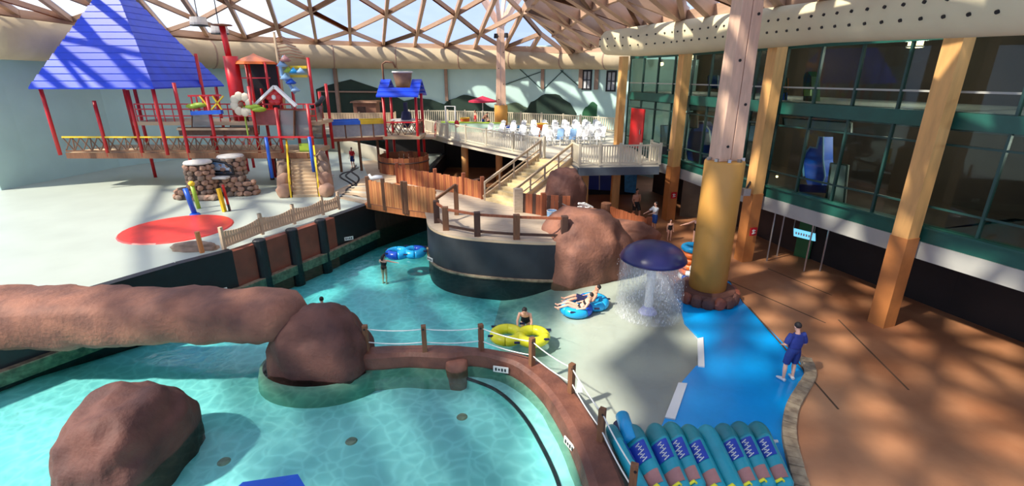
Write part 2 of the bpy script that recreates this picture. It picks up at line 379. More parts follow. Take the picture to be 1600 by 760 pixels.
mb.add(vs, fs).build('beach_floor', 'beach', smooth=True, kind='structure')
# blue splash pad
padr_px = [(1245, 790), (1228, 720), (1221, 680), (1226, 640), (1244, 608), (1256, 585), (1249, 563), (1216, 528), (1181, 494), (1160, 472), (1140, 440)]
padr = [P(u, v, .06) for u, v in padr_px]
pad = [(p.x, p.y) for p in edge[::-1]] + [XY(1062, 440, .06)] + [(p.x, p.y) for p in padr[::-1]]
MB().prism(pad, -.4, .06).build('splash_pad', 'blue_pad', kind='structure')
for k, (q) in enumerate([[(1090, 529), (1099, 527), (1101, 573), (1091, 572)], [(1060, 598), (1074, 599), (1055, 655), (1039, 652)]]):
    MB().prism([XY(u, v, .1) for u, v in q], .0, .10).build('edge_grating', 'white', label='white strip at the beach edge, ' + ('farther one, beside the open blue pad' if k == 0 else 'nearer one, toward the racing mats'), cat='grating')
# stone kerb to the right of the pad
kin = smooth_path([P(u, v, .06) for u, v in padr_px[:7]], 5)
def offset(path, d):
    out = []
    for i, p in enumerate(path):
        t = (path[min(i + 1, len(path) - 1)] - path[max(i - 1, 0)]); t.z = 0; t.normalize(); out.append(p + Vector((t.y, -t.x, 0)) * d)
    return out
kout = offset(kin, .30)
kb = thing('stone_kerb', None, None, kin[6], kind='structure')
for i in range(0, len(kin) - 1):
    a, b, c, d = kin[i], kin[i + 1], kout[i + 1], kout[i]
    g = .04
    q = [lerp(a, b, g), lerp(a, b, 1 - g), lerp(d, c, 1 - g), lerp(d, c, g)]
    MB().prism([(p.x, p.y) for p in q], -.1, .20 + random.uniform(-.015, .015)).build('kerb_stone', 'kerb', kb, bevel=.02)

# brown deck: everything to the right, and the lower level beneath the upper deck
fl = [(p.x, p.y) for p in kout[::1]] + [(p.x, p.y) for p in padr[7:]] + [XY(1062, 440, .1), (5.6, 21), (4.4, 24), (-4, 25.6), (-6, 33), (-6, 62), (40, 62), (40, 2), (kout[0].x, 2)]
MB().prism(fl, -.5, ZG).build('floor', 'brown_floor', kind='structure')
jt = MB()
for a, b in [((1140, 440), (1290, 505)), ((1200, 420), (1300, 462)), ((1170, 480), (1310, 640)), ((1310, 500), (1420, 610))]:
    jt.bar(P(*a, ZG), P(*b, ZG), .05, .012)
jt.build('floor_joint', mat('joint_sealant', (84, 62, 44), .8), kind='structure')
# unseen floor strip in front of the pool, below the frame
MB().prism([(-34, 1), (5.3, 1), (5.3, 6.2), (-34, 6.2)], -1.6, .12).build('pool_side_floor', 'brown_floor', kind='structure')

# ---- left river wall
rw_px = [(520, 395.0), (575, 366), (640, 340), (700, 322)]
rw = [P(-420, 700, 0), P(0, 565, 0), P(294, 474, 0), P(374, 449, 0), P(450, 418, 0), P(515, 392, 0), P(528, 386, 0), P(588, 360, 0), P(680, 331, 0), P(760, 312, 0)]
rw[0] = rw[2] + (rw[2] - rw[4]) * 3.2; rw[1] = rw[2] + (rw[2] - rw[4]) * 1.4
def wallprism(a, b, th, z0, z1, side=1):
    d = Vector((b.x - a.x, b.y - a.y, 0)).normalized(); n = Vector((-d.y, d.x, 0)) * side * th
    return [(a.x, a.y), (b.x, b.y), (b.x + n.x, b.y + n.y), (a.x + n.x, a.y + n.y)]
rv = thing('river_wall', None, None, rw[4], kind='structure')
ZW = 1.5
cols = ['black', 'black', 'black', 'redbrown', 'redbrown', 'redbrown', 'black', 'darkwood', 'darkwood']
for i in range(9):
    MB().prism(wallprism(rw[i], rw[i + 1], .35, 0, 0), -1.2, ZW + (.06 if cols[i] == 'black' else -.02 * (i == 8))).build('wall_panel', cols[i], rv)
for u, v in [(412, 434), (461, 414), (505, 396)]:
    p = P(u, v, 0); MB().tube([(p.x + .02, p.y + .1, -1), (p.x + .02, p.y + .1, 1.62), (p.x + .02, p.y + .1, 1.66)], [.27, .25, .20], 12).build('pillar', 'black', rv, smooth=False)
# pale ledge just at the water line
lg = MB()
for i in range(1, 7):
    n = (rw[i + 1] - rw[i]).normalized(); n = Vector((n.y, -n.x, 0)) * .22
    lg.prism([(rw[i].x, rw[i].y), (rw[i + 1].x, rw[i + 1].y), (rw[i + 1].x + n.x, rw[i + 1].y + n.y), (rw[i].x + n.x, rw[i].y + n.y)], -.4, .03)
lg.build('ledge', 'kerb', rv)

# ---- play floor
pfl = [(p.x - .1, p.y + .15) for p in rw[:8]] + [XY(584, 318, ZP), (-6.6, 30.6), (-6.2, 46), (-10, 60), (-60, 60), (-60, 6)]
MB().prism(pfl, -.9, ZP).build('play_floor', 'play_floor', kind='structure')
MB().prism([XY(520, 300, 1.41), XY(590, 322, 1.41), XY(628, 284, 1.41), XY(640, 262, 1.41), XY(610, 248, 1.41), XY(565, 252, 1.41), XY(575, 275, 1.41)], 1.36, 1.415).build('sandy_path', 'tan', kind='structure')
# black painted zigzag borders on the play floor
zg = [[(556, 258), (552, 266), (536, 271), (532, 277), (549, 288), (546, 297), (527, 312)], [(552, 262), (549, 268), (560, 277), (558, 286), (541, 299), (575, 313)], [(560, 262), (545, 270), (541, 276), (556, 287), (552, 294), (536, 304)]]
for q in zg[:3]:
    mb = MB(); pts = smooth_path([P(u, v, 1.42) for u, v in q], 5)
    for a, b in zip(pts[:-1], pts[1:]): mb.bar(a, b, .11, .05)
    mb.build('path_border', 'black', kind='structure')
rp_ = thing('stepped_path', None, None, P(552, 310, 1.41), kind='structure')
for k in range(6):
    a = P(534 + k * 3, 309 - k * 3.2, 1.42); b = P(574 + k * 1, 318 - k * 5.2, 1.42)
    MB().bar(a, b, .30, .06).build('step_board', 'cream' if k % 2 else 'tan', rp_)
# red rubber splash circle on the left
c = P(290, 362, ZP)
MB().lathe([(0, .05), (2.2, .05), (2.25, .0)], (c.x - .6, c.y + .4, ZP), 28).build('red_splash_mat', 'redpad', kind='structure')
# low curved retaining wall at the far side of the play floor
rt = smooth_path([P(515, 233, ZP), P(545, 240, ZP), P(585, 250, ZP), P(604, 258, ZP)], 6); rb = MB()
for a, b in zip(rt[:-1], rt[1:]): rb.bar(a + Vector((0, 0, .55)), b + Vector((0, 0, .55)), .3, 1.1)
rb.build('retaining_wall', 'cream', kind='structure')

# ---- round terrace
tpx = [(666, 336), (667, 345), (672, 354), (685, 361.5), (705, 367), (735, 371.5), (770, 374.5), (810, 377), (850, 378.5), (890, 378)]
tf = smooth_path([P(u, v, ZT) for u, v in tpx], 4)
tb = [XY(940, 372, ZT), XY(935, 338, ZT), XY(880, 330, ZT), (3.2, 26.9), (1.6, 28.4), (-1.6, 25.9), (-6.9, 30.3), XY(650, 300, ZT)]
terr = [(p.x, p.y) for p in tf] + tb
tw = thing('terrace', None, None, P(780, 350, ZT), kind='structure')
outl = [(p.x, p.y) for p in tf]
core = offset(tf, .04)
MB().prism([(p.x, p.y) for p in tf] + tb[:1] + tb[1:3] + [(2.2, 25), (-1.6, 25.7), (-3.6, 24.5), XY(668, 330, ZT)], -1.2, ZT - .13).build('terrace_wall', 'charcoal', tw)
MB().prism(terr, ZT - .13, ZT - .035).build('slab_edge', 'tan', tw)
ang = R(-18); nxp, nyp = -sin(ang), cos(ang)
lo = min(nxp * x + nyp * y for x, y in terr); hi = max(nxp * x + nyp * y for x, y in terr); k = lo
inset = terr
while k < hi:
    q = clip(clip(inset, nxp, nyp, k + .215), -nxp, -nyp, -k)
    if len(q) >= 3: MB().prism(q, ZT - .035, ZT + random.uniform(-.004, .004)).build('plank', 'plank', tw)
    k += .225
mb = MB()
for a, b in zip(tf[:-1], tf[1:]): mb.bar((a.x, a.y, .02), (b.x, b.y, .02), .16, .10)
mb.build('waterline_band', 'kerb', tw)
mb = MB(); q = lerp(P(787, 376, 1.6), P(786, 434, 0), .0); a = P(787, 432, 0)
mb.box((a.x, a.y - .01, .8), (.035, .05, 1.5)); mb.build('wall_joint', 'kerb', tw)

# ---- divider wall with the rock block
dout_px = [(560, 545), (600, 541), (640, 540), (700, 540), (740, 544), (775, 548), (808, 553), (838, 563), (868, 583), (897, 611), (922, 645), (944, 685), (965, 730), (990, 790)]
din_px = [(560, 579), (600, 577), (640, 574), (700, 577), (735, 572), (770, 577), (800, 588), (826, 606), (850, 632), (870, 664), (886, 695), (899, 727), (909, 757), (920, 800)]
A = smooth_path([P(u, v, .42) for u, v in dout_px], 3); B = smooth_path([P(u, v, .0) for u, v in din_px], 3)
mb = MB(); vs = []; m = len(A)
for i in range(m):
    a, b = A[i], B[i]; d = (b - a); d.z = 0; j = .02 * noise.noise(a * 2.3)
    vs += [(a.x, a.y, -1.2), (a.x, a.y, .40 + j), (a.x + d.x * .12, a.y + d.y * .12, .46 + j), (a.x + d.x * .72, a.y + d.y * .72, .42 + j * 1.5), (a.x + d.x * .93, a.y + d.y * .93, .33 + j), (b.x, b.y, .05), (b.x, b.y, -1.2)]
fs = []
for i in range(m - 1):
    for k in range(7): fs.append([i * 7 + k, i * 7 + (k + 1) % 7, (i + 1) * 7 + (k + 1) % 7, (i + 1) * 7 + k])
fs += [list(range(7)), [(m - 1) * 7 + k for k in range(7)]]
dw = thing('divider_wall', None, None, P(720, 560, 0), kind='structure')
mb.add(vs, fs).build('wall_body', 'wallrock', dw)
ft = MB(); vs = []; fs = []
for i in range(m):
    a, b = A[i], B[i]; d = (b - a); d.z = 0; d.normalize(); j = .05 * noise.noise(b * 1.7)
    vs += [(b.x + d.x * z_, b.y + d.y * z_, zz) for z_, zz in ((-.05, -.015), (.03, -.02), (.10 + j, -.3), (.16 + j, -1.0), (-.05, -1.0))]
for i in range(m - 1):
    for k in range(5): fs.append([i * 5 + k, i * 5 + (k + 1) % 5, (i + 1) * 5 + (k + 1) % 5, (i + 1) * 5 + k])
ft.add(vs, fs).build('footing', 'footing', dw, smooth=False)
p = P(492, 577, 0); ft = MB(); ft.lathe([(1.0, -.03), (1.05, -.04), (1.10, -.35), (1.14, -1.0), (.9, -1.0)], (p.x + .05, p.y + .45, 0), 40, sx=1.68, sy=1.26); ft.build('hump_footing', 'footing', dw, smooth=True)
p = P(713, 578, 0); p.y += .18
rockmesh((p.x, p.y, -.2), (.33, .36, .78), 11, 3, .10, 1, flat=.40).build('rock_block', mat('warm_rock', (122, 76, 60), .7, .2, 2, .25, c2=(158, 102, 80), bscale=10), dw, smooth=True)
# pale shelf with a black edge line inside the round pool
bi_px = [(716, 588), (745, 597), (775, 610), (802, 632), (826, 662), (845, 695), (860, 725), (872, 755), (884, 800)]
bi = smooth_path([P(u, v, -.3) for u, v in bi_px], 4)
bo = [b for b in B if b.x >= bi[0].x - .2 and b.y < bi[0].y + .9]
sh = [(p.x, p.y) for p in bi] + [(p.x + .25, p.y + .05) for p in bo[::-1]]
MB().prism(sh, -.9, -.3).build('pool_shelf', 'bench', kind='structure')
ln = MB()
for a, b in zip(bi[:-1], bi[1:]): ln.bar(a + Vector((0, 0, .0)), b + Vector((0, 0, .0)), .085, .05)
ln.build('shelf_edge_line', 'black', kind='structure')
# drain covers on the pool floor
for u, v in [(722, 652), (549, 690), (350, 722)]:
    p = P(u, v, -.62); MB().lathe([(0, .03), (.12, .03), (.15, .0)], (p.x, p.y, -.62), 14).build('floor_drain', 'kerb', kind='structure')

# ---- upper deck
dk = [P(500, 205, ZD), P(610, 206, ZD), P(660, 206, ZD), P(700, 216, ZD), P(760, 229, ZD), P(850, 247, ZD)]
dk[0] = Vector((-19, 44, ZD)); dk[1] = Vector((-11.5, 43.6, ZD))
bal = [P(905, 259, ZD), P(1030, 257, ZD)]
deckpoly = [(p.x, p.y) for p in dk] + [(1.65, 28.35), (3.25, 26.85)] + [(p.x, p.y) for p in bal] + [(7.75, 27.3), (8.0, 33.5), (13, 40), (13, 60), (-19, 60)]
ud = thing('upper_deck', None, None, P(860, 240, ZD), kind='structure')
MB().prism(deckpoly, ZD - .42, ZD - .02).build('deck_slab', 'deck', ud)
mb = MB()
eds = [Vector((p[0], p[1], ZD)) for p in deckpoly]
for i in range(0, 5): mb.bar(eds[i] + Vector((0, 0, -.03)), eds[i + 1] + Vector((0, 0, -.03)), .3, .12)
mb.build('deck_edge', 'cream', ud)
mb = MB()
for a, b in [(7, 8), (8, 9)]:
    n = (eds[b] - eds[a]).normalized(); n = Vector((n.y, -n.x, 0)) * .04
    mb.bar(eds[a] + n + Vector((0, 0, -.32)), eds[b] + n + Vector((0, 0, -.32)), .10, .42)
mb.build('balcony_fascia', mat('slate_fascia', (74, 82, 92), .5, .1, 2), ud)
# dim space under the deck
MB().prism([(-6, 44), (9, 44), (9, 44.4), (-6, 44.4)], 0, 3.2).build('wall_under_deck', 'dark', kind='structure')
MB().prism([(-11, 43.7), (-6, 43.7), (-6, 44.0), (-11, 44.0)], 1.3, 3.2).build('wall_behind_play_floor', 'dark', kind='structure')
MB().prism([(-6.15, 30.6), (-5.9, 30.6), (-5.9, 44), (-6.1, 44)], 0, 1.39).build('wall_play_floor_end', 'dark', kind='structure')  # near-black cover: shade painted over the end face of the play floor
for u, v in [(727, 268), (780, 268)]:
    p = P(u, v, .9); MB().tube([(p.x, p.y, ZG), (p.x, p.y, 3.1)], .27, 14).build('deck_post', 'ochre', ud, smooth=True)
for u, v in [(911, 318), (960, 312)]:
    p = D(u, v, 27.2 if u < 930 else 29); MB().box((p.x, p.y, 1.6), (.45, .45, 3.0)).build('deck_post', 'ochre', ud)

# ---- back wall with painted hills
bw_px = [(-60, 29), (0, 31), (150, 37), (294, 42.5), (400, 47), (500, 50.5), (600, 52.5), (700, 52.5), (783, 50.5), (893, 46.5), (960, 43.5), (1060, 38)]
def bwall(u, v, back=0):
    for (ua, ya), (ub, yb) in zip(bw_px[:-1], bw_px[1:]):
        if ua <= u <= ub: return D(u, v, ya + (yb - ya) * (u - ua) / (ub - ua) - back)
    return D(u, v, bw_px[0][1] if u < 0 else bw_px[-1][1])
wb = thing('wall_back', None, None, bwall(700, 150), kind='structure')
line = [bwall(u, 118) for u, _ in bw_px]
mb = MB()
for a, b in zip(line[:-1], line[1:]): mb.prism(wallprism(a, b, .3, 0, 0, 1), -.5, 10.6)
mb.build('wall_face', 'wall_aqua', wb)
def hill(pts, m, back, base=205):
    us = [p[0] for p in pts]; top = []; n = 16
    for i in range(n + 1):
        u = us[0] + (us[-1] - us[0]) * i / n
        for a, b in zip(pts[:-1], pts[1:]):
            if a[0] <= u <= b[0]: top.append((u, a[1] + (b[1] - a[1]) * (.5 - .5 * cos(pi * (u - a[0]) / max(1e-6, b[0] - a[0]))))); break
    f = [bwall(u, v, back) for u, v in top]; g = [Vector((p.x, p.y, 3.0)) for p in f]; mb = MB()
    for i in range(len(f) - 1):
        q = [g[i], g[i + 1], f[i + 1], f[i]]; mb.hexa([p + Vector((0, .06, 0)) for p in q], q)
    mb.build('painted_hill', m, wb)
hill([(360, 168), (430, 155), (486, 143), (520, 130), (548, 124), (578, 133), (606, 146), (640, 160), (660, 150), (676, 156), (694, 163)], 'hill_dark', .08)
hill([(688, 166), (705, 155), (726, 148), (745, 152), (768, 168), (785, 172)], 'hill_dark', .10)
hill([(772, 172), (790, 163), (806, 160), (824, 168), (834, 174)], 'hill_pale', .12)
hill([(818, 176), (832, 158), (852, 147), (870, 147), (886, 158), (908, 184)], 'hill_dark', .14)
hill([(904, 184), (916, 167), (926, 159), (938, 167), (948, 178)], 'hill_green', .16)
hill([(942, 178), (958, 172), (975, 168)], 'hill_green', .12)
hill([(-60, 160), (60, 130), (160, 150), (294, 150), (360, 160)], 'hill_dark', .08)
for u, v0, v1 in [(522, 100, 186), (696, 100, 158), (848, 100, 139), (908, 100, 138), (933, 100, 140)]:
    a = bwall(u, v0, .12); b = bwall(u, v1, .12); MB().bar((a.x, a.y, a.z + .3), (a.x, a.y, b.z), .42, .3).build('wall_post', 'brownpost', wb)
a, b = bwall(496, 143, .14), bwall(606, 144, .14); MB().bar(a, b, .14).build('wall_rail', 'brownpost', wb)
for p in [((790, 132), (846, 112)), ((846, 139), (812, 108)), ((850, 139), (880, 110)), ((906, 136), (876, 110))]:
    MB().bar(bwall(*p[0], .1), bwall(*p[1], .1), .07).build('wall_brace', 'mullion', wb)
for k, (u, v) in enumerate([(917, 125), (955, 127)]):
    c = bwall(u, v, .08); mb = MB(); W, Hh = .85, 1.55
    wn = thing('window_%d' % (k + 1), None, None, c, kind='structure')
    t = (bwall(u + 5, v) - bwall(u - 5, v)); rz = math.atan2(t.y, t.x)
    fr = MB()
    for dx in (-W / 2, 0, W / 2): fr.box((c.x + dx * cos(rz), c.y + dx * sin(rz) - .03, c.z), (.14 if dx else .07, .12, Hh), rz)
    for dz in (-Hh / 2, 0, Hh / 2): fr.box((c.x, c.y - .03, c.z + dz), (W + .14, .12, .14 if dz else .07), rz)
    fr.build('window_frame', 'black', wn)
    for dx in (-.21, .21):
        for dz in (-.38, .38): MB().box((c.x + dx * cos(rz), c.y + dx * sin(rz) + .01, c.z + dz), (.36, .03, .7), rz).build('pane', mat('frosted_pane', (176, 178, 180), .2, .2, 2), wn)

# ---- fabric air ducts
def duct(name, secs, m, label, kind=None):
    pts = [s[0] for s in secs]; rs = [s[1] for s in secs]
    t = thing(name, label, 'air duct', pts[len(pts) // 2] - Vector((0, 0, rs[len(pts) // 2])))
    MB().tube(pts, rs, 20).build('duct_body', m, t, smooth=True); return t
secs = []
for (u, vt, vb) in [(-20, 22, 92), (120, 40, 98), (240, 55, 103), (330, 64, 107), (430, 68, 107), (520, 71, 107), (620, 74, 108), (720, 77, 108), (800, 79, 108), (880, 80, 108), (950, 78, 109), (1000, 78, 110)]:
    a = bwall(u, vt); b = bwall(u, vb); r = (a.z - b.z) / 2; c = bwall(u, (vt + vb) / 2, r * .75); secs.append((c, r))
tb_ = duct('back_air_duct', secs, 'duct_back', 'long tan fabric air duct under the eave of the back wall')
for i in range(1, len(secs) - 1):
    c, r = secs[i]; d = (secs[i + 1][0] - secs[i - 1][0]).normalized()
    MB().tube([c - d * .06, c + d * .06], r + .03, 20).build('duct_band', 'brownpost', tb_, smooth=True)
# ---- facade line (right): glass front with ochre columns
FA = [Vector((7.2, 33.5, 0)), Vector((9.05, 27.2, 0)), Vector((10.45, 20.6, 0)), Vector((12.4, 14.6, 0)), Vector((14.4, 8.8, 0)), Vector((16.4, 3.0, 0))]
rsecs = []
for (u, vt, vb, Y) in [(944, 52, 84, 31.5), (950, 48, 86, 31.2), (1000, 40, 88, 29.2), (1070, 30, 85, 26.5), (1140, 20, 79, 23), (1210, 10, 75, 20), (1306, -2, 67, 16.4)]:
    a = D(u, vt, Y); b = D(u, vb, Y); rsecs.append([(a + b) / 2, (a.z - b.z) / 2])
rsecs[0][1] *= .72
d = (rsecs[-1][0] - rsecs[-2][0]).normalized(); rsecs += [[rsecs[-1][0] + d * 6, rsecs[-1][1]], [rsecs[-1][0] + d * 14, rsecs[-1][1]]]
rd = duct('front_air_duct', rsecs, 'duct', 'fat cream fabric air duct with two rows of nozzle holes above the glass front')
nz_ = MB().tube([(0, 0, 0), (.05, 0, 0)], .042, 8).build('nozzle', 'black', rd, local=True); first = True
pts = resample([s[0] for s in rsecs[1:]], .62)
for i, p in enumerate(pts[:48]):
    Rr = 1.0
    for a, b in zip(rsecs[1:-1], rsecs[2:]):
        if b[0].y <= p.y <= a[0].y: t = (a[0].y - p.y) / (a[0].y - b[0].y); Rr = a[1] + (b[1] - a[1]) * t
    dd = (pts[min(i + 1, len(pts) - 1)] - pts[max(0, i - 1)]).normalized(); n = Vector((dd.y, -dd.x, 0)).normalized()
    for el in (14, -18):
        q = n * cos(R(el)) + Vector((0, 0, sin(R(el))));
        if q.x > 0: q.x, q.y = -q.x, -q.y
        o = nz_ if first else dup(nz_, parent=rd); first = False
        o.location = p + q * (Rr - .01) - rd.location; o.rotation_euler = q.to_track_quat('X', 'Z').to_euler()
wr = thing('wall_right', None, None, FA[2], kind='structure')
inw = []
for i in range(len(FA)):
    t = (FA[min(i + 1, 5)] - FA[max(0, i - 1)]).normalized(); inw.append(Vector((-t.y, t.x, 0)))
GL = [FA[i] + inw[i] * .55 for i in range(6)]           # the glass stands behind the columns
for i, p in enumerate(FA):
    t = math.atan2(inw[i].y, inw[i].x); s = .50 if i else .44
    MB().box((p.x, p.y, 6.15 if i else 6.2), (s, s, 5.9), t).build('column_upper', 'ochre', wr)
    MB().box((p.x, p.y, 1.6), (s + .04, s + .04, 3.2), t).build('column_lower', mat('burnt_ochre_timber', (190, 120, 62), .6, .12, 1.6, .08) if i == 0 else bpy.data.materials['burnt_ochre_timber'], wr)
ZB = [(3.05, 3.50, 'facade_green', .24), (6.52, 6.98, 'facade_green', .2), (9.0, 9.3, 'facade_green', .2), (2.5, 3.05, 'fascia', .35)]
for i in range(5):
    a, b = GL[i], GL[i + 1]; d = b - a; L = d.length; dn = d.normalized(); n = inw[i]
    for z0, z1, m, th in ZB:
        MB().bar((a.x, a.y, (z0 + z1) / 2), (b.x, b.y, (z0 + z1) / 2), th, z1 - z0).build('beam', m, wr)
    MB().bar((a.x, a.y, 3.52), (b.x, b.y, 3.52), .42, .06).build('sill', 'facade_green', wr)
    k = 4
    for j in range(k + 1):
        q = a + d * (j / k)
        for z0, z1 in ((3.5, 6.52), (6.98, 9.0)):
            if 0 < j < k or j == 0: MB().box((q.x, q.y, (z0 + z1) / 2), (.07, .12, z1 - z0), math.atan2(dn.y, dn.x)).build('mullion', 'mullion', wr)
            if j < k:
                e = a + d * ((j + 1) / k); MB().bar((q.x, q.y, (z0 + z1) / 2), (e.x, e.y, (z0 + z1) / 2), .02, z1 - z0).build('glass_pane', 'glass', wr)
    for z in (4.15, 6.05, 7.55): MB().bar((a.x, a.y, z), (b.x, b.y, z), .07, .06).build('transom', 'mullion' if z < 7 else 'fascia', wr)
    # room behind
    n1 = n * 5.0; q0 = a + n * .12; q1 = b + n * .12
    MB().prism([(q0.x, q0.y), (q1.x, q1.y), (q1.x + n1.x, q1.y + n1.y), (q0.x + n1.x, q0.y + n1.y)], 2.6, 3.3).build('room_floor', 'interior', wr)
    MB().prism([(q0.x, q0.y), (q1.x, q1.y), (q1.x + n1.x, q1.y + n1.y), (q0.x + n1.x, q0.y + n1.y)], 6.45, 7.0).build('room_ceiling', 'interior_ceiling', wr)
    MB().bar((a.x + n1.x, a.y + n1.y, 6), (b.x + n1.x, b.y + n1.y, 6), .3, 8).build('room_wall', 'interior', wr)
    MB().prism([(q0.x, q0.y), (q1.x, q1.y), (q1.x + n1.x, q1.y + n1.y), (q0.x + n1.x, q0.y + n1.y)], 9.3, 9.6).build('room_roof', 'interior_ceiling', wr)
    # recessed ground floor front
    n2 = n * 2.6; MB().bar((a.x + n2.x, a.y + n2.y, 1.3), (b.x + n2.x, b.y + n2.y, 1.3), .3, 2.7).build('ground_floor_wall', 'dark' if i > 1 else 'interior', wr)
    if i < 5:
        for zc_ in (6.3, 8.9):
            q = a + d * .5 + n * 2.2; ld = bpy.data.lights.new('fill_light', 'POINT'); ld.energy = 130; ld.shadow_soft_size = .3; ld.color = (1, .9, .78); lo_ = bpy.data.objects.new('fill_light', ld); COL.objects.link(lo_); lo_.location = (q.x, q.y, zc_ - .25)  # fill lights added to brighten the rooms behind the glass
            t_ = thing('fill_lamp', 'round ceiling lamp in the %s room of glass bay %s' % ('upper' if zc_ > 7 else 'lower', ['beside the far ochre column', 'left of the huge column', 'right of the drum', 'fourth from the far end', 'nearest the camera'][i]), 'lamp', (q.x, q.y, zc_)); MB().tube([(q.x, q.y, zc_ + .02), (q.x, q.y, zc_ + .15 + (.25 if zc_ > 7 else 0))], .22, 12).build('lamp_body', 'lamp', t_); MB().torus((q.x, q.y, zc_ + .05), .24, .03, 14, 6).build('lamp_ring', 'steel', t_)  # lamp bodies made up to carry the added fill lights
# end wall of the glass front
q = GL[0]; MB().bar((q.x, q.y, 6), (q.x + 5, q.y + 1.2, 6), .2, 6).build('end_wall', 'wall_aqua', wr)

# ---- ceiling: timber lattice with foil panes
ce = thing('ceiling', None, None, (0, 25, 12), kind='structure')
eav_px = [(-260, -60, 27), (-60, 5, 30), (0, 16, 31.5), (150, 36, 37), (294, 52, 42.5), (414, 61, 47.5), (500, 66, 50.3), (606, 70, 52), (693, 72, 51.8), (783, 75, 49.8), (893, 78, 45.5), (975, 80, 42)]
eav = resample([D(u, v, Y) for u, v, Y in eav_px][::-1], 3.1)
SS = [0, 3.4, 7.9, 12.4, 17, 21.6, 26.2, 30.8, 35.4, 40, 44.6, 49.2]
K = D(893, 78, 45.5)
def rise(s): return .255 * s - .0016 * s * s
def bnode(i, s):
    b = eav[i]; a = R(10 + (2.0 - b.x) * .46); a = min(a, R(34)); zz = b.z + (10.9 - b.z) * min(1, s / 12)
    return Vector((b.x + sin(a) * s, b.y - cos(a) * s, zz + rise(s)))
HIPD = (D(832, 0, 36.5) - K); HIPD.normalize()
def right_of_hip(p, eps=0): return (HIPD.x * (p.y - K.y) - HIPD.y * (p.x - K.x)) > eps   # left of the travel direction = facade side
beam_u = MB().box((0, 0, .5), (1, 1, 1)).build('roof_beam', 'roof_timber', ce, local=True)
cnt = [0]; stuffb = MB(); stuffp = MB(); cntp = [0]; dens = [0]; stuffd = MB()
def vis(p):
    u, v = UV(p); return -20 < u < 1620 and -60 < v < 400
def beam(p, q, w_, h_, m='roof_timber'):
    if cnt[0] < 296 and (vis(p) or vis(q)):
        o = beam_u if cnt[0] == 0 else dup(beam_u, parent=ce); cnt[0] += 1
        d = q - p; x = d.cross(Vector((0, 0, 1))).normalized(); y = x.cross(d.normalized())
        mtx = Matrix((x, y, d.normalized())).transposed().to_4x4() @ Matrix.Diagonal((w_, h_, d.length, 1))
        mtx.translation = p - ce.location; o.matrix_local = mtx
    else: stuffb.bar(p, q, w_, h_)
def pane(a, b, c, white=False):
    if cntp[0] < 290 and (vis(a) or vis(b) or vis(c)):
        cntp[0] += 1; MB().add([a, b, c], [[0, 1, 2]]).build('roof_pane', 'foil_white' if white else 'foil', ce)
    else:
        g = (a + b + c) / 3; dens[0] += 1
        (stuffd if g.y < 12 and -36 < g.x < -7 and dens[0] % 7 else stuffp).add([a, b, c], [[0, 1, 2]])  # some unseen panes get the dense foil that shades the foreground
N = {}
for i in range(len(eav)):
    for k, s in enumerate(SS):
        N[i, k] = bnode(i, s)
ok = lambda n: not right_of_hip(n, .2)
def iswhite(a): return UV(a)[0] < 395 and UV(a)[1] < 90
up = Vector((0, 0, .12))
for i in range(len(eav)):
    for k in range(len(SS)):
        a = N[i, k]
        if not ok(a): continue
        if k + 1 < len(SS):
            b = N[i, k + 1]
            if ok(b): beam(a, b, .26, .42)
        for di in (1, -1):
            if (i + di, k + 1) in N and (i + k) % 2 == 0 and ok(N[i + di, k + 1]): beam(a, N[i + di, k + 1], .20, .34)
            if (i + di, k - 1) in N and (i + k) % 2 == 0 and ok(N[i + di, k - 1]): beam(a, N[i + di, k - 1], .20, .34)
        if i + 1 < len(eav) and k + 1 < len(SS):
            q = [N[i, k], N[i + 1, k], N[i + 1, k + 1], N[i, k + 1]]
            g = (q[0] + q[2]) / 2 if (i + 1, k + 1) in N else q[0]
            if all(ok(p) for p in q) and not any(vis(p) for p in q) and g.y < 12 and -36 < g.x < -6:
                q = [p + up for p in q]; e, f = lerp(q[0], q[1], .74), lerp(q[3], q[2], .74)      # dense foil added out of view to shade the pool, clear strip for streaks
                stuffd.add([q[0], e, f, q[3]], [[0, 1, 2, 3]]); stuffp.add([e, q[1], q[2], f], [[0, 1, 2, 3]])
            elif all(ok(p) for p in q):
                q = [p + up for p in q]; wh = iswhite(q[1])
                if (i + k) % 2 == 0: pane(q[0], q[1], q[2], wh); pane(q[0], q[2], q[3], wh)
                else: pane(q[0], q[1], q[3], wh); pane(q[1], q[2], q[3], wh)
for a, b in zip(eav[:-1], eav[1:]): beam(a + Vector((0, 0, -.05)), b + Vector((0, 0, -.05)), .35, .5)
mb = MB()
for a, b in zip(eav[:-1], eav[1:]): mb.bar(a + Vector((0, .4, -.55)), b + Vector((0, .4, -.55)), .5, .55)
mb.build('eave_board', 'rim', ce)
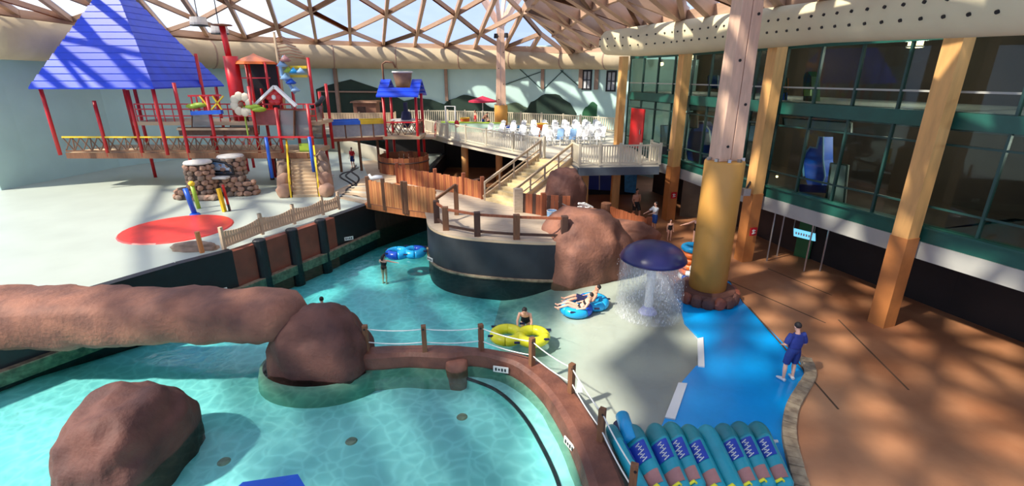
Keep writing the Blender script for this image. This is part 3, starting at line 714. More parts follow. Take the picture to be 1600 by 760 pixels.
# right slope: deep beams running down to the front duct
e1 = [K + Vector((.3, -.2, 0)), D(938, 66, 38.5), D(985, 44, 33), D(1040, 33, 28.6), D(1100, 19, 25.2), D(1180, 5, 21.8), D(1290, -12, 17.8), D(1420, -40, 14.5), Vector((17, 4, 12.2))]
er = resample(e1, 2.35)
e2 = Vector((-.72, -.69, .0)).normalized()
RN = {}
for i, b in enumerate(er):
    for k in range(13):
        s = 3.6 * k; RN[i, k] = b + e2 * s + Vector((0, 0, .30 * s - .0022 * s * s))
okr = lambda n: right_of_hip(n, -.2)
for (i, k), a in RN.items():
    if not okr(a): continue
    for nb, ww in (((i, k + 1), .34), ((i + 1, k), .26)):
        if nb in RN and okr(RN[nb]): beam(a, RN[nb], ww, .85 if ww > .3 else .5)
    if (i + k) % 2 == 0:
        for nb in ((i + 1, k + 1), (i - 1, k + 1), (i + 1, k - 1), (i - 1, k - 1)):
            if nb in RN and okr(RN[nb]): beam(a, RN[nb], .24, .6)
    q = [(i, k), (i + 1, k), (i + 1, k + 1), (i, k + 1)]
    if all(j in RN and okr(RN[j]) for j in q):
        q = [RN[j] + Vector((0, 0, .3)) for j in q]; pane(q[0], q[1], q[2]); pane(q[0], q[2], q[3])
for a, b in zip(er[:-1], er[1:]): beam(a + Vector((0, 0, -.1)), b + Vector((0, 0, -.1)), .3, .4)
hp = [K + HIPD * s + Vector((0, 0, -.0)) for s in (0, 6, 12, 18, 24, 30)]
for a, b in zip(hp[:-1], hp[1:]): beam(a, b, .45, .9)
if stuffb.v: stuffb.build('far_roof_beams', 'roof_timber', ce, kind='stuff')
if stuffd.v: stuffd.build('shading_roof_panes', 'foil_shade', ce, kind='stuff')  # added panes out of view that block sun over the foreground
if stuffp.v: stuffp.build('far_roof_panes', 'foil', ce, kind='stuff')
# ================================================================== THINGS
# ---- tall timber columns on ochre drums
def big_column(c, z0, ztop, zr, label, rr, rz):
    t = thing('timber_column', label, 'column', (c[0], c[1], z0), 'timber columns on ochre drums')
    MB().lathe([(0, z0), (rr, z0), (rr, ztop - .06), (rr - .03, ztop), (0, ztop)], (c[0], c[1], 0), 28).build('drum', 'ochre_column', t, smooth=True).data.polygons
    s = .46
    for sg in (-1, 1):
        def qd(x0, x1, yy, z): return [(c[0] + x * cos(rz) - y * sin(rz), c[1] + x * sin(rz) + y * cos(rz), z) for x, y in ((sg * x0, -yy), (sg * x1, -yy), (sg * x1, yy), (sg * x0, yy))]
        MB().hexa(qd(.015, .46, .30, ztop), qd(.015, .33, .26, zr)).build('timber_half', 'timber', t, bevel=.02)
    MB().box((c[0], c[1], (ztop + zr) / 2), (.04, .46, zr - ztop - .05), rz).build('steel_core', 'steel', t)
    for k in range(6):
        z = ztop + .5 + k * 1.35; n = Vector((sin(rz), -cos(rz), 0)); x = Vector((cos(rz), sin(rz), 0))
        p = Vector((c[0], c[1], z)) + n * (.30 - .006 * k) + x * (.24 if k % 2 else -.2); MB().tube([p - n * .03, p + n * .03], .045, 8).build('bolt', 'black', t)
    for k in range(5):
        a = R(180 + 40 * k); MB().box((c[0] + .56 * cos(a), c[1] + .56 * sin(a), ztop + .05), (.12, .1, .1), a).build('bracket', 'steel', t)
    for k in range(6):
        a = R(60 * k + 20); MB().bar((c[0], c[1], zr - .3), (c[0] + cos(a) * 2.5, c[1] + sin(a) * 2.5, zr + 3.1), .3, .42).build('strut', 'timber', t)
    return t
cB = (7.32, 16.75)
big_column(cB, .45, 5.25, 13.2, 'huge foreground timber column rising from an ochre drum beside the blue pad', .66, R(14))
c = D(783, 190, 47)
big_column((c.x, c.y), ZD - .02, 5.4, 12.3, 'distant timber column on the sun deck with branching struts at its top', .62, R(3))
sk = thing('column_skirt', 'dark brown rock-textured skirt around the foot of the huge ochre column', 'base', (cB[0], cB[1], 0))
MB().lathe([(1.04, 0), (1.05, .25), (.98, .5), (.7, .52), (0, .52)], (cB[0], cB[1], 0), 28).build('skirt_body', 'rock_dark', sk)
for k in range(16):
    a = 2 * pi * k / 16 + .1; rockmesh((cB[0] + 1.02 * cos(a), cB[1] + 1.02 * sin(a), .26), (.22, .16, .25), k, 2, .2, 1, rz=a + pi / 2).build('rock_piece', 'rock_dark' if k % 3 else 'redbrown', sk)
lw_ = [bpy.data.objects.get(n) for n in ()]
for (u, v, Y) in [(775, 58, 46.3), (791, 57, 46.3)]:
    p = D(u, v, Y); t = thing('spotlight', 'small black spotlight on the ' + ('left' if u < 783 else 'right') + ' side of the distant timber column', 'lamp', p)
    MB().lathe([(0, .3), (.16, .28), (.2, -.1), (0, -.1)], p, 12).build('lamp_body', 'black', t); MB().bar(p + Vector((0, 0, .1)), (c.x + (.4 if u > 783 else -.4), c.y, p.z + .1), .07).build('bracket', 'steel', t)

# ---- mushroom fountain
mc = P(1012, 488, -.02); t = thing('mushroom_fountain', 'indigo mushroom fountain dropping a round curtain of water onto the pale beach', 'fountain', mc)
x, y = mc.x, mc.y
MB().lathe([(0, 2.62), (.35, 2.60), (.7, 2.50), (.95, 2.34), (1.1, 2.14), (1.13, 2.05), (1.09, 2.0), (.6, 2.12), (.12, 2.15)], (x, y, 0), 36).build('cap', 'indigo', t, smooth=True)
MB().lathe([(.16, .2), (.145, .6), (.145, 1.3), (.165, 1.32), (.165, 1.42), (.145, 1.44), (.145, 2.14)], (x, y, 0), 18).build('stem', 'white', t, smooth=True)
MB().lathe([(.36, -.15), (.34, -.02), (.26, .1), (.18, .2), (.16, .24)], (x, y, 0), 20).build('base_flange', mat('pale_violet', (176, 176, 214), .35, .05, 3), t, smooth=True)
MB().lathe([(1.1, 2.06), (1.115, 1.6), (1.13, 1.0), (1.15, .4), (1.19, .0)], (x, y, 0), 48).build('water_curtain', 'curtain', t, smooth=True)
MB().lathe([(1.03, 2.04), (1.05, 1.3), (1.07, .6), (1.10, .0)], (x, y, 0), 44).build('water_curtain', 'curtain', t, smooth=True)
dr = MB()
for k in range(240):
    a = random.uniform(0, 2 * pi); rr = random.uniform(1.02, 1.2); z = random.uniform(.02, 1.95) ** 1.0
    dr.tube([(x + rr * cos(a), y + rr * sin(a), z), (x + rr * cos(a), y + rr * sin(a), z + random.uniform(.02, .05))], .007, 4)
dr.build('drops', 'white', t, kind='stuff')

# ---- moulded rocks
def boulder(lbl, c, r, seed, m='rock', rz=0, amp=.22, flat=None, name='boulder'):
    o = rockmesh(c, r, seed, 4 if max(r) < 1.2 else 5, amp, 1, rz, flat).build(name, m, smooth=True, label=lbl, cat='rock'); return o
p = P(925, 444, 0)
boulder('big brown moulded boulder between the round terrace and the mushroom fountain', (p.x - .15, p.y + 1.75, .4), (2.0, 1.9, 2.25), 3, 'rock', .3, .18)
p = P(990, 372, .5); boulder('long low brown rock ridge behind the mushroom fountain', (p.x - .55, p.y, .45), (1.75, .75, .95), 5, 'rock', -.15, .2)
p = P(880, 330, ZT); boulder('dark rounded rock at the foot of the stairs, under the balcony', (p.x + .15, p.y + .6, 2.0), (1.0, .95, 1.75), 8, 'rock_dark', .5, .15)
p = P(492, 577, 0); boulder('dark brown hump of moulded rock at the start of the divider wall', (p.x + .05, p.y + .45, -.25), (1.58, 1.12, 2.05), 14, 'rock_dark', -.05, .14)
a = D(476, 490, 12.5); o = MB()
vs = []; n = 40; m = 18; fs = []
for i in range(n + 1):
    X = a.x - 9.5 * i / n; e = min(1, i / 2.5) ** .5 if i else .25; tt = i / n
    for k in range(m):
        th = 2 * pi * k / m; cx, sx = math.copysign(abs(cos(th)) ** .5, cos(th)), math.copysign(abs(sin(th)) ** .5, sin(th))
        q = Vector((X, 12.55 + .25 * tt + cx * (.82 + .15 * tt) * e, 1.56 - .26 * tt + sx * (.56 + .22 * tt) * e))
        k2 = noise.noise(q * .9) * .14 + noise.noise(q * 2.6) * .06; vs.append(q + Vector((k2 * .6, k2 * cx, k2 * sx)))
for i in range(n):
    for k in range(m): fs.append([i * m + k, i * m + (k + 1) % m, (i + 1) * m + (k + 1) % m, (i + 1) * m + k])
fs += [list(range(m)), [n * m + k for k in range(m)]]
o.add(vs, fs).build('rock_slab', 'rock', smooth=True, label='long flat-topped rock slab bridging the pool from the left edge', cat='rock')
p = P(268, 700, 0); boulder('dark rock standing in the turquoise pool at the lower left corner', (p.x - .95, p.y + .1, -.3), (1.2, 1.45, 1.7), 21, 'rock_dark', 0, .15)

# ---- rope fence on the divider wall
def post_mb(p, h, w_=.13, rz=0): return MB().box((p.x, p.y, p.z + h / 2), (w_, w_, h), rz)
fp = [P(574, 549, .42), P(664, 549, .42), P(752, 547, .42), P(831, 570, .44), P(892, 614, .44), P(938, 689, .44), P(986, 782, .44)]
rf = thing('rope_fence', 'rope fence on brown posts along the top of the curved divider wall', 'fence', fp[3])
for i, p in enumerate(fp):
    o = post_mb(p - Vector((0, 0, .08)), .92, .14, .2 * i).build('post', 'post', rf, bevel=.012)
    tp = MB(); tp.tube([p + Vector((0, -.09, .74)), p + Vector((0, .09, .74))], .03, 6); tp.build('rope_ring', 'black', rf)
for z in (.72, .30):
    for a, b in zip(fp[:-1], fp[1:]):
        pts = [lerp(a, b, k / 8) + Vector((0, 0, z - .06 * 4 * (k / 8) * (1 - k / 8))) for k in range(9)]; MB().tube(pts, .016, 5).build('rope', 'rope', rf)
a = lerp(fp[4], fp[5], .25) + Vector((0, 0, .62)); MB().hexa([a + Vector((-.06, -.02, -.30)), a + Vector((.10, -.06, -.26)), a + Vector((.10, -.05, -.25)), a + Vector((-.06, -.01, -.29))], [a + Vector((-.03, -.02, .04)), a + Vector((.05, -.06, .03)), a + Vector((.05, -.05, .03)), a + Vector((-.03, -.01, .04))]).build('notice_tag', 'white', rf)

# ---- depth markers: small pale plates with dark marks
def marker(p, n, label, z):
    n = Vector(n).normalized(); x = Vector((-n.y, n.x, 0)); c = Vector((p.x, p.y, z)) + n * .03
    t = thing('depth_marker', label, 'sign', c, 'depth markers above the waterline')
    MB().bar(c - x * .22, c + x * .22, .03, .18).build('plate', 'plate', t)
    for k in range(4):
        q = c + n * .022 + x * (-.14 + k * .09); MB().bar(q - x * .022, q + x * .022, .012, .09 if k != 1 else .06).build('character', 'black', t)
marker(P(345, 455, .25) , (.75, -.66, 0), 'pale depth marker on the black wall above the rock slab', .25)
marker(P(545, 374, .2), (.55, -.83, 0), 'pale depth marker on the black wall near the wooden bridge', .25)
marker(P(780, 430, .1), (.05, -1, 0), 'pale depth marker at the middle of the charcoal terrace wall', .16)
marker(P(673, 407, .1), (-.75, -.66, 0), 'pale depth marker at the left end of the charcoal terrace wall', .16)
p = P(895, 437, .1); marker(p + Vector((0, -.28, 0)), (.1, -1, 0), 'pale depth marker on the foot of the big brown boulder', .14)
p = P(783, 576, .18); marker(p, (-.25, -1, 0), 'pale depth marker on the divider wall under the second fence panel', .16)
p = P(892, 694, .18); marker(p, (-.9, -.45, 0), 'pale depth marker on the divider wall close to the racing mats', .16)

# ---- racing mats
def make_mat():
    root = thing('racing_mat', None, 'mat', (0, 0, 0), 'sea-green racing mats leaning in a row')
    Lm = 2.0
    def sec(t):      # half width and half thickness along the mat
        w_ = .25 * (1 - max(0, (t - .82) / .18) ** 2.2 * .62) * (1 - max(0, (.06 - t) / .06) ** 2 * .35)
        h_ = .13 * (1 - max(0, (t - .9) / .1) ** 2 * .5) * (1 - max(0, (.05 - t) / .05) ** 2 * .5)
        return w_, h_
    def shell(t0, t1, k, n=12, th0=0, th1=2 * pi, m=20):
        mb = MB(); vs = []; fs = []; full = th1 - th0 > 6.2; mm = m if full else m + 1
        for i in range(n + 1):
            t = t0 + (t1 - t0) * i / n; w_, h_ = sec(t)
            rib = 1 + .05 * abs(sin(t * 40))
            for j in range(mm):
                th = th0 + (th1 - th0) * j / m; cx = math.copysign(abs(cos(th)) ** .7, cos(th)); sx = math.copysign(abs(sin(th)) ** .7, sin(th))
                vs.append((cx * (w_ + k), t * Lm - Lm / 2, sx * (h_ * rib + k)))
        for i in range(n):
            for j in range(m):
                fs.append([i * mm + j, i * mm + (j + 1) % mm, (i + 1) * mm + (j + 1) % mm, (i + 1) * mm + j])
        if full: fs += [list(range(mm))[::-1], [n * mm + j for j in range(mm)]]
        return mb.add(vs, fs)
    shell(0, 1, 0, 34).build('body', 'teal', root, smooth=True, local=True)
    shell(.70, 1, .006, 12).build('head_cover', 'teal_dark', root, smooth=True, local=True, label='darker sea-green head end')
    lg = shell(.38, .66, .008, 8, R(35), R(145), 8).build('logo_patch', 'logo', root, smooth=True, local=True, label='royal blue printed patch')
    mk = MB(); xs = [.02, .10, .0, .08, -.02, .10, .03, .09, .0, .06]
    for k in range(9): mk.bar((xs[k], -.22 + k * .055, .147), (xs[k + 1] + .05, -.19 + k * .055, .147), .02, .012)
    mk.build('lettering', 'white', lg, local=True)
    shell(.06, .24, .007, 6, R(30), R(120), 6).build('print_patch', 'pink', root, smooth=True, local=True, label='faded rose print')
    hb = MB().tube([(-.12, -.93, .08), (-.12, -.93, .17), (.12, -.93, .17), (.12, -.93, .08)], .03, 6).build('handle', 'yellow_tube', root, smooth=True, local=True, label='yellow grip')
    return root
mat0 = make_mat()
tops = [(985, 668), (1020, 666), (1045, 664), (1072, 668), (1100, 668), (1127, 666), (1152, 663), (1180, 663)]
names = ['nearest the rope fence', 'second from the rope fence', 'third from the rope fence', 'fourth from the rope fence, before the plain one', 'turned plain side up in the middle of the row', 'third from the blue end of the row', 'second from the blue end of the row', 'last of the row, farthest toward the stone kerb']
for i, (u, v) in enumerate(tops):
    o = mat0 if i == 0 else dup_tree(mat0, (0, 0, 0))
    a = P(u - 2, v - 14, .62); b = P(u + 62 - (i < 3) * 4, 782, .62); d = (b - a); d.z = 0; d.normalize(); c = a + d * 1.0
    yaw = math.atan2(-d.y, -d.x) - pi / 2
    o.rotation_euler = (R(-3), R(-44), yaw); o.location = (c.x, c.y, .40); o.rotation_mode = 'XYZ'
    o['label'] = 'sea-green racing mat, ' + names[i]
    if i == 4:
        for ch in list(o.children):
            if ch.name.split('.')[0] in ('logo_patch', 'print_patch', 'head_cover'):
                for g in list(ch.children): bpy.data.objects.remove(g)
                bpy.data.objects.remove(ch)
# rack under the mats
a = P(975, 740, .06); b = P(1225, 740, .06)
rk = thing('mat_rack', 'low white pipe rack holding the row of racing mats', 'rack', (lerp(a, b, .5).x, lerp(a, b, .5).y, .06))
for k, v in enumerate((690, 752)):
    q0 = P(985, v, .16); q1 = P(1215, v, .16); MB().tube([q0, q1], .035, 8).build('rail', 'white', rk, smooth=True)
    for t_ in (.02, .5, .98): q = lerp(q0, q1, t_); MB().tube([(q.x, q.y, .06), (q.x, q.y, .16)], .03, 8).build('foot', 'white', rk)
# upright mat against the rope fence
o = dup_tree(mat0, (0, 0, 0)); a = P(945, 672, .55); b = P(985, 752, .55); d = (b - a).normalized(); c = lerp(a, b, .5) + Vector((.12, 0, 0))
o.rotation_euler = (0, R(74), math.atan2(-d.y, -d.x) - pi / 2); o.location = (c.x + .1, c.y, .38); o['label'] = 'lone racing mat propped upright against the rope fence'; del o['group']
t = thing('rolled_mat', 'dark blue and teal rolled mat between the rope fence and the mats', 'mat', P(972, 690, .0)); p = P(972, 690, .0)
for k in range(2):
    MB().tube([(p.x + .05 * k, p.y - .5, .17 + .25 * k), (p.x + .05 * k, p.y + .35, .17 + .25 * k)], .16, 14).build('roll', 'handle' if k == 0 else 'aqua_tube', t, smooth=True)

# ---- swim tubes
def double_tube(c, rz, label, cols, ch, R0=.42, r=.19, sx=1.0):
    t = thing('swim_tube', label, 'swim tube', c, None)
    for s in (-1, 1):
        q = Vector((c[0] + cos(rz) * s * R0 * 1.02, c[1] + sin(rz) * s * R0 * 1.02, c[2] + r))
        for k in range(4):
            MB().torus(q, R0, r, 9, 12, k * pi / 2, (k + 1) * pi / 2, rz=rz).build('tube_panel', cols[(k + (s > 0) * 2) % len(cols)], t, smooth=True)
    for k in range(6):
        a = 2 * pi * k / 6 + .5; e = Vector((c[0] + cos(rz) * cos(a) * 1.02 - sin(rz) * sin(a) * .62, c[1] + sin(rz) * cos(a) * 1.02 + cos(rz) * sin(a) * .62, c[2] + r * 1.6))
        MB().bar(e - Vector((.09, 0, 0)), e + Vector((.09, 0, 0)), .06, .05).build('handle', ch, t)
    return t
p = P(812, 532, -.07); double_tube(p, R(-6), 'yellow two-person swim tube just beyond the rope fence', ['yellow_tube'], 'handle', .40, .17)
p = P(913, 484, -.07); double_tube(p, R(38), 'sky blue two-person swim tube carrying a reclining pair', ['aqua_tube', 'aqua_tube', 'aqua_tube', 'blue_tube'], 'handle', .42, .18)
p = P(635, 401, -.08); double_tube(p, R(12), 'sky blue swim tube pulled by a wading woman in the river', ['aqua_tube', 'aqua_tube', 'blue_tube', 'aqua_tube'], 'handle', .38, .20)
q = P(1078, 436, ZG); zc = .1
for k, (m, lb) in enumerate([('white', 'white and blue ring at the bottom of the stack of swim tubes'), ('orange', 'lowest orange ring in the stack of swim tubes'), ('orange', 'second orange ring from the floor in the stack of swim tubes'), ('orange', 'third orange ring from the floor in the stack of swim tubes'), ('orange', 'uppermost orange ring, right below the blue tube on the stack'), ('aqua_tube', 'bright blue ring lying on top of the orange stack of swim tubes')]):
    t = thing('swim_tube', lb, 'swim tube', (q.x, q.y, zc), 'stacked swim tubes beside the ochre drum')
    MB().torus((q.x, q.y, zc + .125), .37, .125, 24, 10).build('ring', m, t, smooth=True)
    MB().torus((q.x, q.y, zc + .125), .37, .132, 4, 10, 3.6 + k * .3, 4.2 + k * .3).build('ring_patch', 'blue_tube' if k in (0, 3) else 'white', t, smooth=True)
    zc += .245

# ---- chairs on the sun deck
def make_chair():
    root = thing('deck_chair', None, 'chair', (0, 0, 0), 'white plastic chairs in rows on the sun deck')
    MB().hexa([(-.22, -.34, .36), (.22, -.34, .36), (.22, .26, .28), (-.22, .26, .28)], [(-.22, -.34, .41), (.22, -.34, .41), (.22, .26, .33), (-.22, .26, .33)]).build('seat', 'white', root, local=True)
    bk = MB()
    for k in range(5):
        x = -.18 + .09 * k; h = .98 + .06 * (1 - abs(k - 2) / 2); bk.hexa([(x - .04, .22, .28), (x + .04, .22, .28), (x + .04, .26, .28), (x - .04, .26, .28)], [(x - .04, .58, h), (x + .04, .58, h), (x + .04, .62, h), (x - .04, .62, h)])
    bk.build('backrest', 'white', root, local=True)
    for s in (-1, 1):
        MB().box((s * .25, -.02, .56), (.07, .62, .04)).build('armrest', 'white', root, local=True)
        for y in (-.28, .28): MB().box((s * .245, y, .28), (.05, .06, .56)).build('leg', 'white', root, local=True)
    return root
ch0 = make_chair(); n = 0
rows = [(33.6, 2.3, 5, 'first'), (35.3, 2.1, 6, 'second'), (37.1, .5, 8, 'third'), (39.0, -.2, 9, 'fourth'), (40.8, -1.0, 10, 'farthest')]
for ri, (Y, x0, k, nm) in enumerate(rows):
    for j in range(k):
        o = ch0 if n == 0 else dup_tree(ch0, (0, 0, 0)); n += 1
        o.location = (x0 + j * .86 + random.uniform(-.03, .03), Y + j * .10 + random.uniform(-.05, .05), ZD - .02); o.rotation_euler = (0, 0, R(-30 + random.uniform(-3, 3)))
        place = 'at its left end' if j == 0 else 'at its right end' if j == k - 1 else ['second', 'third', 'fourth', 'fifth', 'sixth', 'seventh', 'eighth', 'ninth'][j - 1] + ' from its left end'
        o['label'] = 'white plastic deck chair in the %s row from the stairs, %s' % (nm, place)
for j, (X, Y) in enumerate([(-1.9, 38.6), (-1.0, 38.2), (-.1, 37.6), (.6, 36.2), (1.5, 34.8)]):
    o = dup_tree(ch0, (X, Y, ZD - .02), R(-30)); o['label'] = 'white plastic deck chair along the front railing, ' + ['next to the distant column', 'second from the distant column', 'third from the distant column', 'fourth from the distant column', 'nearest the top of the stairs'][j]; o['group'] = 'white chairs along the front railing'
for j, (i_, dx) in enumerate([(1, 0), (3, 0)]):
    X = 2.3 + .86 * (1 + j * 1.0); mbt = MB(); mbt.hexa([(X - .22, 33.45, 3.9), (X + .22, 33.35, 3.9), (X + .3, 33.8, 3.86), (X - .14, 33.9, 3.86)], [(X - .22, 33.45, 3.94), (X + .22, 33.35, 3.94), (X + .3, 33.8, 3.9), (X - .14, 33.9, 3.9)])
    mbt.hexa([(X - .1, 33.9, 3.9), (X + .32, 33.8, 3.9), (X + .32, 33.84, 3.9), (X - .1, 33.94, 3.9)], [(X + .0, 34.15, 4.5), (X + .42, 34.05, 4.5), (X + .42, 34.1, 4.55), (X + .0, 34.2, 4.55)])
    mbt.build('towel', 'towel', label='pale blue towel spread over a chair in the first row, ' + ('left one' if j == 0 else 'right one'), cat='towel')

# ---- railings made of vinyl pickets
def picket_fence(name, label, pts, h, m='cream', gap=.16, post_every=2.0, kind='vinyl', single=False, pw=.05, curved=False, z_up=.08):
    t = thing(name, label, 'fence', pts[0])
    L = [Vector(p) for p in pts]; pk = MB()
    for a, b in zip(L[:-1], L[1:]):
        d = b - a; n = max(1, round(d.length / post_every))
        for k in range(n + 1):
            q = lerp(a, b, k / n); MB().box((q.x, q.y, q.z + (h + .1) / 2), (.12, .12, h + .1), math.atan2(d.y, d.x)).build('post', m, t)
        for z in ((z_up + .04, h - .03) if not curved else (.14, .48)): MB().bar(a + Vector((0, 0, z)), b + Vector((0, 0, z)), .06, .08).build('rail', m, t)
        c = int(d.length / gap)
        for k in range(c):
            q = lerp(a, b, (k + .5) / c); s = (k + .5) / c * n % 1; hh = h - .06 - (.14 * (4 * s * (1 - s)) if curved else 0)
            (MB() if single else pk).box((q.x, q.y, q.z + (hh + z_up) / 2), (pw, .03, hh - z_up), math.atan2(d.y, d.x)).build('picket', m, t) if single else pk.box((q.x, q.y, q.z + (hh + z_up) / 2), (pw, .03, hh - z_up), math.atan2(d.y, d.x))
    if not single and pk.v: pk.build('pickets', m, t, kind='stuff')
    return t
up = Vector((0, 0, 0))
picket_fence('deck_railing', 'long cream picket railing along the front edge of the sun deck', [dk[3], dk[4], dk[5]], 1.12, 'cream', .18, 2.4, pw=.06)
picket_fence('deck_railing', 'short cream railing section left of the deck gate, beside the blue-roofed tower', [dk[2] + Vector((.3, 0, 0)), dk[3]], 1.0, 'cream', .16, 2.0, pw=.07)
picket_fence('balcony_railing', 'cream picket railing around the small balcony right of the stairs', [Vector((3.3, 27.0, ZD)), bal[0], bal[1], Vector((7.7, 27.2, ZD))], 1.05, 'cream', .14, 1.15, pw=.06)
farp = [bwall(u, 190, 1.6) for u in (640, 700, 783, 880, 965)]; farp = [Vector((p.x, p.y, ZD)) for p in farp]
picket_fence('deck_railing', 'far cream picket railing behind the chair rows, in front of the painted hills', farp, 1.15, 'cream', .2, 2.2, pw=.09)
farp2 = [Vector((-18.5, 46, ZD)), Vector((-14, 46, ZD)), Vector((-10.8, 46.5, ZD))]
picket_fence('toothed_fence', 'tan fence with a toothed top edge behind the water bridge', farp2, 1.25, 'tan', .24, 4, pw=.22)
# white fence on top of the river wall, every picket of its own
fw = [P(352, 393, ZW), P(412, 368.5, ZW), P(462, 352, ZW), P(507, 337.5, ZW), P(532, 329, ZW)]
fw = [p + Vector((-.12, .16, 0)) for p in fw]
wf = picket_fence('scalloped_fence', 'tan picket fence with scalloped top standing on the river wall', fw, .84, mat('sun_bleached_board', (208, 180, 148), .7, .1, 3),   .125, 9, single=True, pw=.108, curved=True)
p = P(316, 395, ZW); MB().tube([p, p + Vector((-.03, 0, .85))], .09, 8).build('wooden_bollard', 'boards', label='lone wooden bollard left of the scalloped fence', cat='post')
p = P(306, 392, ZW - .05); boulder('low grey rock beside the lone wooden bollard on the left wall', (p.x - .25, p.y + .35, 1.42), (.9, .4, .28), 33, 'stone')

# ---- wooden bridge over the river with boarded parapets
def board_fence(name, label, path, h, mats, post_h, posts, bw=.17, z0=0, pm='post', th=.05, pw=.2, cat='fence'):
    t = thing(name, label, cat, path[0])
    for a, b in zip(path[:-1], path[1:]):
        d = b - a; c = max(1, int(d.length / bw)); rz = math.atan2(d.y, d.x)
        for k in range(c):
            q = lerp(a, b, (k + .5) / c); hh = h + random.uniform(-.03, .03)
            MB().box((q.x, q.y, q.z + z0 + hh / 2), (d.length / c - .012, th, hh), rz).build('board', mats[k % len(mats)], t)
        n = Vector((-d.y, d.x, 0)).normalized() * .06
        for z in (.2, h - .2): MB().bar(a + n + Vector((0, 0, z)), b + n + Vector((0, 0, z)), .06, .12).build('rail', mats[0], t)
    for q in posts: MB().box((q.x, q.y, q.z + post_h / 2 - .1), (pw, pw, post_h + .2), .3).build('post', pm, t, bevel=.015)
    return t
nr = [P(577, 318, ZT), P(636, 328, ZT), P(684, 336, ZT)]
nr[2] = Vector((nr[2].x - .1, nr[2].y + .25, ZT))
fr = [P(622, 285, ZT), P(681, 296, ZT), P(725, 304, ZT), P(754, 311, ZT)]
MB().prism([(nr[0].x, nr[0].y), (nr[1].x, nr[1].y), (nr[2].x, nr[2].y), (nr[2].x + .8, nr[2].y + .4), (fr[2].x, fr[2].y), (fr[1].x, fr[1].y), (fr[0].x - .2, fr[0].y), (nr[0].x - .3, nr[0].y + .2)], ZT - .32, ZT - .045).build('bridge_deck', 'boards2', kind='structure')
board_fence('bridge_parapet', 'honey-coloured boarded parapet on the near side of the wooden bridge', nr, 1.22, ['boards', 'boards2', 'boards'], 1.42, [nr[0], lerp(nr[0], nr[1], .42), nr[1], lerp(nr[0], nr[1], .93)], .16)
board_fence('bridge_parapet', 'reddish boarded fence on the far side of the bridge, running to the stairs', fr, .95, ['boards2', 'redwood', 'boards2'], 1.22, fr + [lerp(fr[0], fr[1], .18)], .16, pm='redwood')
# towel on the bridge post
p = P(588, 283, 2.9); t = MB(); t.tube([p + Vector((-.35, 0, .35)), p + Vector((-.25, 0, .15)), p + Vector((0, 0, .18)), p + Vector((.25, 0, .2)), p + Vector((.32, 0, -.1))], [.06, .1, .13, .12, .07], 8)
t.build('white_cloth', 'white', smooth=True, label='crumpled white cloth draped over the left end of the bridge parapet', cat='cloth')

# ---- terrace railing
tp = [P(683, 348, ZT), P(697, 359.5, ZT), P(746, 369, ZT), P(807, 373.5, ZT), P(881, 376, ZT)]
tr = thing('terrace_railing', 'chunky dark-wood post railing around the round terrace', 'railing', tp[2])
for i, p in enumerate(tp): MB().box((p.x, p.y, ZT + .5), (.26, .26, 1.06), .1).build('post', 'post' if i % 2 else 'darkwood', tr, bevel=.02)
for z in (.92, .2):
    for a, b in zip(tp[:-1], tp[1:]): MB().bar(a + Vector((0, 0, z)), b + Vector((0, 0, z)), .07, .10).build('rail', 'redwood' if z > .5 else 'darkwood', tr)
q = P(682, 337, ZT); q2 = Vector((nr[2].x + .1, nr[2].y + .5, ZT + 1.45))
MB().bar(tp[0] + Vector((0, 0, 1.1)), Vector((tp[0].x + .75, tp[0].y + 1.3, ZT + 1.45)), .09, .12).build('rail', 'post', tr)
MB().box((tp[0].x + .75, tp[0].y + 1.3, ZT + .7), (.2, .2, 1.5)).build('post', 'post', tr)

# ---- stone stairs with two handrails
L0 = Vector((-1.45, 25.3, ZT)); Wd = Vector((1.62, -1.5, 0)); Rn = Vector((3.1, 3.05, 0)); NS = 12
V_ = lambda z: Vector((0, 0, z))
st = thing('stone_stairs', 'wide yellowish stone stairs climbing from the terrace to the sun deck', 'stairs', lerp(L0, L0 + Wd, .5))
for k in range(NS):
    a = L0 + Rn * (k / NS); b = a + Rn / NS * 1.0; z1 = ZT + (ZD - .03 - ZT) * (k + 1) / NS
    MB().prism([(a.x, a.y), ((a + Wd).x, (a + Wd).y), ((b + Wd).x, (b + Wd).y), (b.x, b.y)], max(ZT - .03, z1 - .55), z1).build('step', 'step', st, bevel=.012)
sl = MB(); a = L0 + Wd; b = L0 + Wd * 1.28; sl.hexa([a - V_(.3), b - V_(.3), b + Rn + V_(1.3), a + Rn + V_(1.3)], [a + V_(.06), b + V_(.06), b + Rn + V_(ZD - ZT - .02), a + Rn + V_(ZD - ZT - .02)]); sl.build('side_ramp', 'tan', st)
for s in (0, 1):
    o = L0 + Wd * s; a = o + Vector((0, 0, .95)); b = o + Rn + Vector((0, 0, .95 + ZD - ZT))
    MB().bar(a, b, .1, .12).build('handrail', 'plank' if s == 0 else 'tan', st); MB().bar(a - Vector((0, 0, .45)), b - Vector((0, 0, .45)), .05, .06).build('handrail', 'tan', st)
    for k in range(5): q = lerp(o, o + Rn + Vector((0, 0, ZD - ZT)), k / 4); MB().box((q.x, q.y, q.z + .45), (.09, .09, 1.05)).build('rail_post', 'plank', st)
    n = Wd.normalized() * (-.06 if s == 0 else .06); MB().bar(o + n + Vector((0, 0, .1)), o + Rn + n + Vector((0, 0, .1 + ZD - ZT)), .1, .32).build('side_board', 'tan', st)
